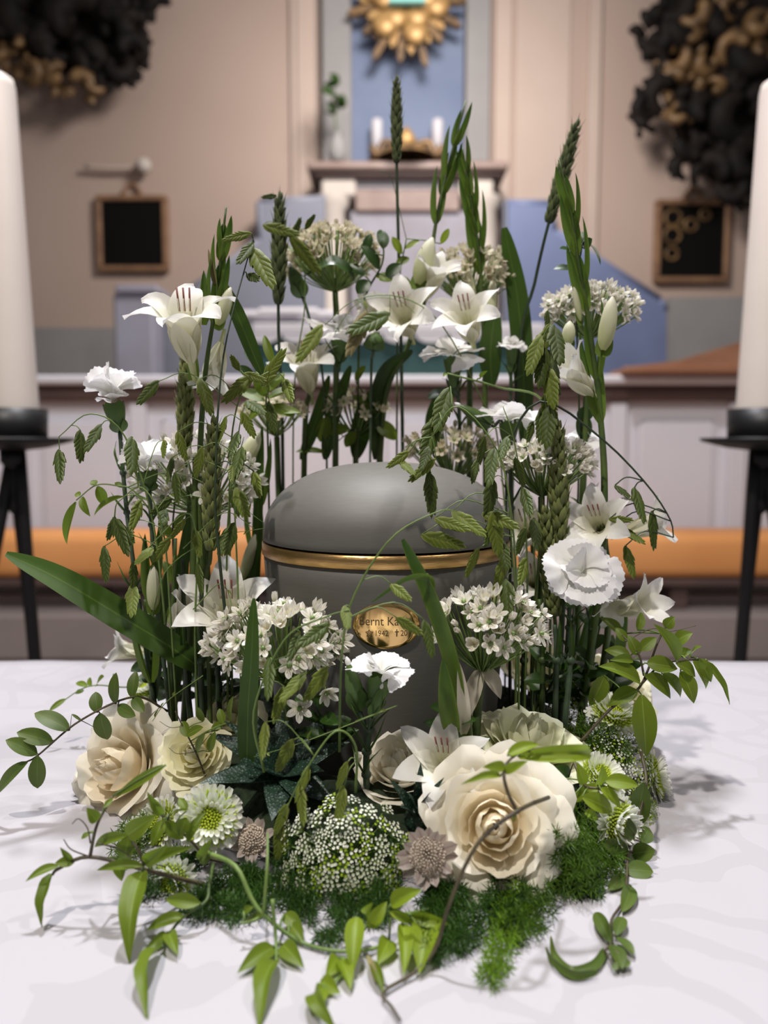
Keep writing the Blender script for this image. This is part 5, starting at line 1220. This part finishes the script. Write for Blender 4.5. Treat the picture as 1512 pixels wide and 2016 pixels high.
# ---------------- vines
vine('vine with oval leaf pairs stretching out at the far left', 'leafy_vine', 'vine', [P(330, 1400, -.05), P(264, 1372, -.07), P(159, 1418, -.085), P(76, 1486, -.095), P(52, 1500, -.10)],
   [((137, 1438), (68, 1404), 36, -.088), ((104, 1461), (33, 1442), 34, -.09), ((73, 1485), (11, 1457), 33, -.095), ((55, 1500), (-4, 1562), 32, -.10), ((74, 1488), (74, 1552), 34, -.098), ((192, 1403), (188, 1362), 28, -.08), ((197, 1404), (212, 1456), 38, -.08), ((228, 1386), (229, 1324), 27, -.076), ((232, 1390), (267, 1410), 26, -.075), ((260, 1374), (268, 1321), 25, -.07), ((262, 1374), (284, 1402), 24, -.07), ((161, 1420), (141, 1406), 6, -.084)], 'round', 'brownstem', .0009, kind='oval', tendrils=([(159, 1418, -.085), (175, 1426, -.085), (194, 1436, -.085)], [(137, 1438, -.088), (138, 1434, -.085), (141, 1407, -.084)]))
vine('small pale vine far behind at the left over the cloth', 'leafy_vine', 'vine', [P(300, 1350, .05), P(245, 1353, .04), P(172, 1352, .03), P(100, 1398, .03)],
   [((130, 1376), (97, 1400), 12, .03), ((172, 1352), (150, 1344), 14, .03), ((190, 1350), (205, 1332), 22, .03), ((180, 1352), (176, 1334), 12, .03), ((232, 1352), (226, 1326), 22, .04), ((150, 1366), (165, 1358), 12, .03)], 'jas', 'lightstem', .0007, kind='oval')
vine('jasmine vine trailing over the cloth at the lower left', 'jasmine_vine', 'vine', [P(470, 1760, -.15), P(409, 1744, -.175), P(291, 1714, -.20), P(177, 1687, -.20), P(116, 1710, -.20), P(103, 1722, -.20)],
   [((326, 1506), (228, 1568), 22, -.19, 0, 'jas', 'flat'), ((115, 1705), (50, 1736), 20, -.20), ((102, 1720), (77, 1826), 26, -.20, 0, 'jas', 'long'), ((147, 1696), (108, 1699), 22, -.20), ((140, 1694), (118, 1668), 14, -.2), ((190, 1617), (170, 1590), 26, -.20), ((205, 1590), (222, 1572), 12, -.20), ((176, 1640), (160, 1652), 12, -.2),
    ((281, 1716), (249, 1893), 50, -.205, -.015, 'jas', 'long'), ((282, 1705), (190, 1714), 22, -.205), ((285, 1698), (334, 1662), 28, -.205), ((292, 1709), (382, 1668), 28, -.20), ((252, 1645), (186, 1668), 24, -.20), ((249, 1646), (308, 1604), 40, -.20), ((254, 1650), (248, 1700), 40, -.195), ((230, 1690), (240, 1735), 26, -.19)], 'jas', 'brownstem', .0013,
   branches=([(177, 1687, -.20), (191, 1624, -.20), (222, 1567, -.19)], [(284, 1703, -.205), (270, 1670, -.205), (252, 1646, -.20)]),
   tendrils=([(177, 1687, -.20), (140, 1672, -.20), (125, 1652, -.20)], [(178, 1660, -.2), (172, 1630, -.2), (155, 1612, -.2), (142, 1622, -.2)], [(191, 1660, -.2), (230, 1670, -.2), (262, 1690, -.2)]))
vine('jasmine shoot with small leaves over the lower left chrysanthemums', 'jasmine_vine', 'vine', [P(470, 1700, -.16), P(410, 1690, -.18), P(380, 1660, -.185), P(330, 1612, -.185), P(300, 1600, -.18)],
   [((322, 1614), (299, 1666), 26, -.19), ((320, 1603), (289, 1558), 20, -.19), ((367, 1597), (352, 1570), 18, -.19), ((324, 1618), (362, 1652), 28, -.19), ((366, 1610), (353, 1646), 28, -.19), ((370, 1658), (406, 1598), 24, -.19), ((392, 1692), (418, 1650), 20, -.19), ((396, 1700), (420, 1672), 18, -.19), ((340, 1600), (376, 1594), 5, -.19)], 'jas', 'brownstem', .0009)
vine('jasmine shoot hanging onto the cloth below the low chrysanthemum', 'jasmine_vine', 'vine', [P(420, 1700, -.18), P(412, 1744, -.20), P(405, 1775, -.21), P(363, 1803, -.215), P(331, 1842, -.22), P(318, 1866, -.222)],
   [((393, 1778), (326, 1770), 30, -.213), ((361, 1803), (288, 1832), 27, -.216), ((327, 1838), (283, 1872), 22, -.22), ((331, 1835), (351, 1882), 28, -.22), ((316, 1866), (281, 2003), 38, -.222, .005, 'jas', 'long')], 'jas', 'stem', .0011)
vine('small jasmine sprig over the yellow rosebud', 'jasmine_vine', 'vine', [P(405, 1530, -.11), P(385, 1480, -.12), P(360, 1430, -.12), P(345, 1400, -.12)],
   [((370, 1450), (360, 1420), 22, -.125), ((368, 1448), (400, 1432), 22, -.125), ((388, 1480), (404, 1445), 18, -.125), ((412, 1480), (424, 1440), 18, -.125), ((400, 1420), (390, 1392), 16, -.12), ((440, 1425), (432, 1395), 18, -.12), ((455, 1420), (460, 1370), 16, -.12), ((416, 1440), (440, 1422), 18, -.12)], 'jas', 'brownstem', .0007, kind='oval', tendrils=([(385, 1480, -.12), (350, 1484, -.125), (332, 1472, -.125)], [(360, 1430, -.12), (335, 1432, -.12), (314, 1420, -.12)], [(385, 1480, -.12), (410, 1450, -.12), (430, 1430, -.12), (455, 1422, -.12)]))
vine('thick green vine stem looping along the front bottom edge', 'jasmine_vine', 'vine', [P(405, 1678, -.19), P(463, 1705, -.21), P(493, 1765, -.218), P(519, 1801, -.222), P(585, 1851, -.226), P(651, 1871, -.226), P(718, 1871, -.22), P(770, 1855, -.2)],
   [((544, 1892), (506, 2020), 46, -.235, -.012, 'jas', 'long'), ((539, 1866), (467, 1916), 38, -.23), ((556, 1860), (598, 1905), 38, -.226), ((520, 1795), (482, 1820), 14, -.222), ((480, 1795), (500, 1785), 16, -.222), ((570, 1820), (600, 1860), 26, -.215), ((560, 1800), (598, 1836), 30, -.21)], 'jas', 'lightstem', .0013,
   branches=([(519, 1801, -.222), (526, 1705, -.215), (527, 1640, -.20)], [(519, 1801, -.222), (500, 1812, -.224), (474, 1818, -.226)], [(536, 1770, -.22), (543, 1850, -.228), (544, 1896, -.235)]))
vine('bright jasmine leaves in the middle of the front bottom edge', 'jasmine_vine', 'vine', [P(850, 1790, -.19), P(800, 1800, -.215), P(752, 1800, -.222), P(716, 1830, -.224), P(690, 1900, -.226), P(630, 1960, -.24)],
   [((702, 1806), (694, 1918), 40, -.226, -.004, 'jasl'), ((726, 1826), (762, 1774), 30, -.224), ((770, 1780), (832, 1752), 36, -.222, -.006, 'jasl'), ((767, 1796), (814, 1818), 20, -.222), ((810, 1803), (887, 1820), 26, -.22), ((793, 1820), (794, 1922), 34, -.222), ((846, 1812), (826, 1918), 58, -.216), ((766, 1850), (742, 1900), 40, -.222), ((668, 1890), (690, 1950), 34, -.23), ((665, 1885), (640, 1925), 36, -.232), ((632, 1930), (670, 1955), 36, -.236), ((620, 1955), (655, 2022), 36, -.24, -.01, 'jas', 'curl'), ((632, 1940), (615, 2000), 30, -.24), ((720, 1800), (734, 1776), 20, -.222)], 'jasl', 'lightstem', .0012)
vine('arching bare vine stem looping from the cream rose down to the cloth', 'jasmine_vine', 'vine', [P(1080, 1570, -.185), P(1031, 1590, -.225), P(964, 1635, -.232), P(923, 1690, -.236), P(883, 1785, -.24), P(858, 1866, -.242), P(817, 1914, -.244), P(754, 1953, -.246), P(770, 1980, -.248), P(788, 2009, -.25)],
   [((754, 1950), (728, 1890), 22, -.243, .005, 'jas'), ((740, 1935), (722, 1880), 14, -.243, .005, 'oatdry'), ((1016, 1600), (1010, 1618), 7, -.228)], 'jas', 'brownstem', .0011)
vine('curling jasmine tip with yellow-green leaves over the cream rose', 'jasmine_vine', 'vine', [P(1020, 1602, -.226), P(1000, 1560, -.222), P(992, 1525, -.218), P(1000, 1500, -.21), P(1030, 1480, -.20), P(1090, 1470, -.19)],
   [((993, 1520), (1040, 1498), 20, -.215), ((999, 1488), (1062, 1466), 26, -.205), ((1020, 1490), (1182, 1482), 34, -.195, .02, 'jasl', 'curl'), ((994, 1508), (950, 1510), 22, -.215), ((985, 1528), (912, 1540), 16, -.218, -.005, 'jasl', 'curl'), ((1180, 1545), (1120, 1580), 26, -.15)], 'jasl', 'brownstem', .0010)
vine('jasmine branch with large leaves arching out at the right', 'jasmine_vine', 'vine', [P(1143, 1460, -.09), P(1204, 1394, -.085), P(1260, 1352, -.08), P(1295, 1265, -.07), P(1322, 1212, -.06)],
   [((1260, 1344), (1178, 1312), 42, -.085), ((1254, 1360), (1198, 1390), 36, -.085), ((1263, 1368), (1272, 1490), 48, -.09), ((1270, 1331), (1320, 1376), 40, -.085), ((1274, 1306), (1334, 1317), 36, -.08), ((1304, 1327), (1339, 1374), 30, -.08), ((1332, 1308), (1369, 1332), 32, -.08), ((1340, 1322), (1366, 1385), 34, -.078), ((1364, 1302), (1389, 1357), 32, -.075), ((1374, 1297), (1400, 1343), 28, -.07), ((1388, 1302), (1441, 1387), 14, -.065, -.01, 'jas', 'long'), ((1332, 1304), (1286, 1228), 36, -.075), ((1330, 1263), (1364, 1246), 30, -.07), ((1310, 1236), (1328, 1214), 24, -.065), ((1338, 1290), (1362, 1280), 22, -.07), ((1360, 1294), (1382, 1273), 24, -.07), ((1256, 1290), (1236, 1250), 26, -.08), ((1262, 1280), (1292, 1255), 26, -.075), ((1240, 1292), (1190, 1280), 26, -.08), ((1245, 1300), (1200, 1300), 20, -.08), ((1232, 1262), (1210, 1235), 20, -.06), ((1255, 1240), (1262, 1205), 20, -.05), ((1222, 1248), (1180, 1216), 26, -.03), ((1190, 1330), (1160, 1390), 36, -.06)], 'jas', 'brownstem', .0011,
   branches=([(1260, 1350, -.08), (1300, 1310, -.08), (1345, 1300, -.078), (1392, 1300, -.065)], [(1268, 1330, -.08), (1256, 1285, -.08), (1225, 1250, -.07)]), tendrils=([(1232, 1263, -.075), (1282, 1238, -.07), (1320, 1243, -.07), (1370, 1232, -.065)],))
vine('vine with rounded leaves hanging down the right side onto the cloth', 'leafy_vine', 'vine', [P(1262, 1480, -.105), P(1272, 1545, -.125), P(1250, 1630, -.14), P(1237, 1680, -.15), P(1230, 1765, -.17), P(1204, 1811, -.18), P(1204, 1854, -.19), P(1190, 1872, -.195)],
   [((1268, 1541), (1252, 1626), 44, -.132), ((1254, 1652), (1195, 1598), 38, -.142), ((1262, 1658), (1278, 1630), 34, -.145), ((1238, 1682), (1186, 1660), 38, -.15), ((1246, 1680), (1290, 1674), 38, -.15), ((1232, 1712), (1286, 1716), 38, -.158), ((1234, 1700), (1264, 1692), 24, -.155), ((1232, 1724), (1196, 1752), 26, -.162), ((1243, 1745), (1224, 1796), 32, -.168), ((1204, 1858), (1172, 1796), 30, -.192), ((1212, 1842), (1228, 1806), 28, -.19), ((1214, 1845), (1248, 1880), 26, -.192), ((1207, 1860), (1225, 1908), 34, -.195), ((1236, 1890), (1232, 1905), 16, -.195), ((1205, 1900), (1218, 1906), 18, -.197)], 'round', 'brownstem', .0010, kind='oval')
t = thing('curled_leaf', 'curled green leaf lying on the cloth at the lower right', 'leaf', P(1190, 1872, -.197), 'trailing vines')
bladeleaf(t, [(1192, 1870, -.197), (1170, 1900, -.205), (1125, 1910, -.208), (1092, 1880, -.208), (1084, 1842, -.208)], 20, 'round', (.1, -.7, .7), .3, .2, 'blade')
bladeleaf(t, [(1176, 1915, -.2), (1130, 1920, -.205), (1090, 1895, -.207), (1074, 1865, -.208)], 18, 'round', (.0, -.9, .3), .4, .2, 'blade')
vine('yellow-green leaves over the hanging chrysanthemum at the right', 'jasmine_vine', 'vine', [P(1130, 1500, -.14), P(1150, 1545, -.155), P(1185, 1555, -.16), P(1230, 1580, -.16)],
   [((1193, 1538), (1258, 1547), 32, -.165), ((1146, 1569), (1206, 1598), 38, -.165), ((1182, 1552), (1222, 1592), 24, -.165), ((1176, 1546), (1186, 1505), 26, -.155), ((1150, 1545), (1136, 1500), 24, -.155), ((1096, 1536), (1122, 1582), 28, -.155), ((1110, 1594), (1122, 1626), 24, -.155), ((1150, 1600), (1178, 1614), 22, -.15), ((1120, 1530), (1090, 1510), 34, -.13, 0, 'ruscus')], 'jasl', 'brownstem', .0009)
vine('pale jasmine sprig hanging at the left of the upper carnations', 'jasmine_vine', 'vine', [P(300, 1010, -.03), P(262, 965, -.03), P(235, 957, -.03), P(190, 955, -.03), P(150, 985, -.03)],
   [((150, 988), (132, 1072), 18, -.03), ((162, 978), (178, 1017), 18, -.03), ((192, 957), (206, 995), 22, -.03), ((244, 978), (185, 1016), 14, -.03), ((188, 955), (180, 946), 16, -.03), ((158, 976), (148, 972), 14, -.03), ((240, 960), (226, 950), 12, -.03)], 'jas', 'lightstem', .0007)
# ---------------- asparagus fern round the base
ferns = [
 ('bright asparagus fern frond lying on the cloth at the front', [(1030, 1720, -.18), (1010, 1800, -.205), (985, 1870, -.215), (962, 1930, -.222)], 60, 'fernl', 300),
 ('asparagus fern frond below the cream rose', [(1010, 1700, -.16), (980, 1780, -.195), (930, 1830, -.21), (900, 1860, -.215)], 80, 'fern_shade', 300),
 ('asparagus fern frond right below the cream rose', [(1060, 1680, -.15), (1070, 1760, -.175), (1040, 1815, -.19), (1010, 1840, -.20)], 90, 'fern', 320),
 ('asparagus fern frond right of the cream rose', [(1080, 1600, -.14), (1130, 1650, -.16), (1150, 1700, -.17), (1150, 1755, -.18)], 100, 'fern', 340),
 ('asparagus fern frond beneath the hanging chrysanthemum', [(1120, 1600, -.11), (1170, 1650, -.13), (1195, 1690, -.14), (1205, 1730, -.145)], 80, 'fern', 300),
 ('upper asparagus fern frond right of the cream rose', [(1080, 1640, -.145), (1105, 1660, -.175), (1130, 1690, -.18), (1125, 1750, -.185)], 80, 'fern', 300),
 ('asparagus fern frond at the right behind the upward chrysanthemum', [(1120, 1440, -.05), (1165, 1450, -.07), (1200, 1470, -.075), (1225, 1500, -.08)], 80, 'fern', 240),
 ('asparagus fern frond under the wide lace umbel', [(700, 1760, -.15), (690, 1800, -.17), (665, 1835, -.185), (640, 1860, -.19)], 60, 'fern_shade', 200),
 ('asparagus fern frond left under the wide lace umbel', [(560, 1720, -.16), (520, 1780, -.18), (470, 1800, -.19), (440, 1790, -.19)], 80, 'fern_shade', 260),
 ('asparagus fern frond at the lower left beside the low chrysanthemum', [(480, 1720, -.15), (430, 1760, -.17), (400, 1780, -.175), (380, 1800, -.18)], 80, 'fern_shade', 240),
 ('asparagus fern frond below the astrantia', [(860, 1740, -.16), (860, 1790, -.185), (840, 1830, -.195), (830, 1860, -.20)], 80, 'fern_shade', 240),
 ('asparagus fern frond below the front rose edge', [(900, 1750, -.175), (890, 1810, -.20), (880, 1850, -.21), (850, 1880, -.215)], 80, 'fern_shade', 260),
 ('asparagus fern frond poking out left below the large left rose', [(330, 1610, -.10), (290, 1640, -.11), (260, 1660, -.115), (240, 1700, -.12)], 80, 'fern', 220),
 ('asparagus fern frond among the lower left vine leaves', [(420, 1690, -.14), (370, 1700, -.15), (330, 1740, -.155), (290, 1750, -.16)], 90, 'fern_shade', 240)]
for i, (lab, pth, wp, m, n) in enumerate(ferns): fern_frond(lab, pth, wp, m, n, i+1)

for i, (px, py, y, tx, ty, wp) in enumerate(((600, 1740, -.14, 600, 1815, 70), (740, 1750, -.14, 740, 1815, 70), (880, 1750, -.15, 880, 1820, 90), (500, 1720, -.135, 480, 1775, 80), (1000, 1740, -.155, 1000, 1830, 100), (1120, 1680, -.14, 1160, 1760, 90))):  # fronds added as dark fill for the shade along the front edge
    fern_frond(('fern frond coloured dark for shade under the left half of the lace umbel', 'fern frond coloured dark for shade under the middle of the lace umbel', 'fern frond coloured dark for shade under the astrantia and cream rose', 'fern frond coloured dark for shade under the pale pincushion astrantia', 'fern frond coloured dark for shade straight below the cream rose', 'fern frond coloured dark for shade at the lower right beside the hanging vine')[i], [(px, py, y), ((px*2+tx)/3, py+20, y-.02), (tx, ty, y-.04)], wp, 'fern_shade', 300, 40+i)

# ---------------- dark leaf sprigs that fill the ring between the stems
fill = [(330, 1385, .01, 'dark leaf sprig under the left bundle of stems'), (430, 1395, -.02, 'dark leaf sprig between the left stems and the urn'), (395, 1370, .03, 'dark leaf sprig behind the left bundle'),
  (1060, 1390, -.03, 'dark leaf sprig between the urn and the right stems'), (1125, 1390, -.02, 'dark leaf sprig under the right bundle of stems'), (1185, 1390, .0, 'dark leaf sprig right of the right bundle'), (1110, 1350, .05, 'dark leaf sprig behind the right bundle'),
  (640, 1480, -.105, 'dark leaf sprig behind the dark succulent'), (900, 1500, -.11, 'dark leaf sprig behind the large cream rose')]
for i, (px, py, y, lab) in enumerate(fill):
    b = P(px, py, y); t = thing('leaf_sprig', lab, 'foliage', b, 'dark filler sprigs'); rr = random.Random(100+i)
    tops = b+V(rr.uniform(-.01, .01), -.01, .035); sp_ = stem(t, [b, b.lerp(tops, .5)+V(.003, 0, 0), tops], .0011, 'darkstem', n=8)
    for k in range(9):
        p = sp_[k % 8+1]; a = k*2.4+rr.uniform(-.4, .4); d = V(math.cos(a), math.sin(a)*.8-.25, rr.uniform(-.1, .7)).normalized()
        leafpx(t, p, p+d*rr.uniform(.016, .026), 30, 'ruscus', 'oval', face=(rr.uniform(-.5, .5), -.6, .8))
sea_oats('sea oat stem with dark spikelets beside the left wheat ear', [B(440, -.04), P(446, 1150, -.045), P(452, 980, -.05), P(470, 850, -.05), P(480, 800, -.05)],
   [((470, 850), (452, 905), -.05, 'oatd'), ((476, 810), (500, 860), -.05), ((455, 960), (470, 1015), -.05, 'oatd'), ((448, 1040), (432, 1095), -.05, 'oatd'), ((446, 820), (430, 870), -.05), ((486, 790), (520, 815), -.05, 'oatd'), ((340, 900), (330, 950), -.055, 'oatd'), ((350, 850), (365, 905), -.055), ((325, 1000), (318, 1050), -.055, 'oatd')])
sea_oats('sea oat stem with dark spikelets between urn and right wheat', [B(1040, -.02), P(1038, 1150, -.03), P(1030, 980, -.035), P(1010, 860, -.04), P(990, 800, -.04)],
   [((1030, 960), (1045, 1015), -.04, 'oatd'), ((1015, 900), (1030, 955), -.04, 'oatd'), ((1036, 1100), (1022, 1150), -.04), ((1000, 860), (985, 905), -.04, 'oatd'), ((1034, 1040), (1018, 1090), -.04, 'oatd'), ((940, 905), (930, 950), -.06, 'oatd'), ((955, 860), (942, 915), -.06, 'oatd')])
# fine dry grass hairs between the stems
hairs = [([(300, 1210, -.06), (330, 1120, -.065), (420, 1060, -.07), (520, 1040, -.06)], 'fine curved grass hair across the left stems'), ([(250, 960, -.05), (330, 930, -.05), (420, 960, -.05), (520, 1030, -.05)], 'fine grass hair across the left allium'), ([(360, 1080, -.07), (440, 1010, -.07), (500, 1040, -.06)], 'short curved grass hair left of the urn'),
  ([(380, 1200, -.08), (440, 1150, -.08), (470, 1260, -.09), (500, 1330, -.09)], 'fine grass hair over the low gladiolus'), ([(640, 690, .09), (700, 600, .08), (780, 590, .08), (840, 640, .08)], 'fine grass hair at the back centre'), ([(700, 1420, -.15), (780, 1390, -.15), (600, 1460, -.155), (500, 1490, -.15)], 'fine grass hair over the dark succulent'), ([(400, 1330, -.08), (330, 1380, -.08), (300, 1420, -.08)], 'fine grass hair above the left rose')]
for pth, lab in hairs:
    pts = [P(*q) for q in pth]; t = thing('grass_hair', lab, 'grass', pts[0], 'fine grass hairs'); sp_ = stem(t, pts, .0004, 'lightstem', n=20, sides=4, taper=.5, name='filament')
    for k in (8, 13, 18): leafpx(t, sp_[k], sp_[k]+V(R(-.004, .004), -.002, R(-.009, .008)), 5, 'oat', 'lance', 'seed')

for i, (px, lab) in enumerate(((590, 'fern plume coloured dark for shade behind the left side of the wide lace umbel'), (670, 'fern plume coloured dark for shade behind the middle of the wide lace umbel'), (750, 'fern plume coloured dark for shade behind the right side of the wide lace umbel'))):  # plumes added so the gaps in the lace read as shade
    fern_frond(lab, [(px, 1650, -.14), (px, 1690, -.162), (px-5, 1740, -.170), (px, 1800, -.176)], 110, 'fern_shade', 420, 60+i)

sea_oats('sea oat spray with broad spikelets beneath the upper right allium', [B(1075, .02), P(1078, 1000, .01), P(1074, 800, -.02), P(1058, 690, -.03)],
   [((1066, 660), (1040, 735), -.03), ((1070, 680), (1062, 760), -.03, 'oatd'), ((1078, 720), (1090, 800), -.03), ((1082, 800), (1076, 880), -.03, 'oatd'), ((1090, 640), (1102, 715), -.028, 'oatd')], wk=1.1)
sea_oats('sea oat spray with broad dark spikelets left of the urn lid', [B(470, -.05), P(468, 1150, -.06), P(462, 950, -.065), P(480, 860, -.065)],
   [((478, 880), (460, 945), -.066, 'oatd'), ((466, 960), (486, 1020), -.066), ((462, 1030), (444, 1090), -.066, 'oatd'), ((400, 880), (384, 940), -.07), ((345, 930), (352, 990), -.07, 'oatd')], wk=1.1)
vine('leafy sprig threading through the left bundle above the big leaf', 'leafy_sprig', 'foliage', [B(360, .0), P(350, 1200, .0), P(340, 1050, -.005), P(350, 940, -.01)],
   [((345, 1150), (322, 1105), 22, 0), ((345, 1120), (372, 1080), 22, 0), ((341, 1060), (316, 1030), 20, 0), ((342, 1040), (368, 1010), 20, 0), ((346, 980), (325, 950), 18, 0), ((350, 950), (366, 915), 18, 0), ((350, 1230), (325, 1200), 24, 0), ((352, 1250), (380, 1215), 24, 0)], 'jas', 'darkstem', .001, kind='oval', group=G2)
vine('leafy sprig threading through the right bundle below the frilly carnation', 'leafy_sprig', 'foliage', [B(1150, -.02), P(1155, 1300, -.02), P(1160, 1230, -.02), P(1150, 1180, -.02)],
   [((1156, 1300), (1130, 1270), 24, -.025), ((1157, 1280), (1190, 1250), 24, -.025), ((1160, 1240), (1185, 1210), 22, -.025), ((1158, 1230), (1136, 1205), 22, -.025), ((1152, 1340), (1182, 1318), 26, -.025), ((1150, 1350), (1124, 1330), 26, -.025)], 'ruscus', 'darkstem', .001, kind='oval', group=G2)
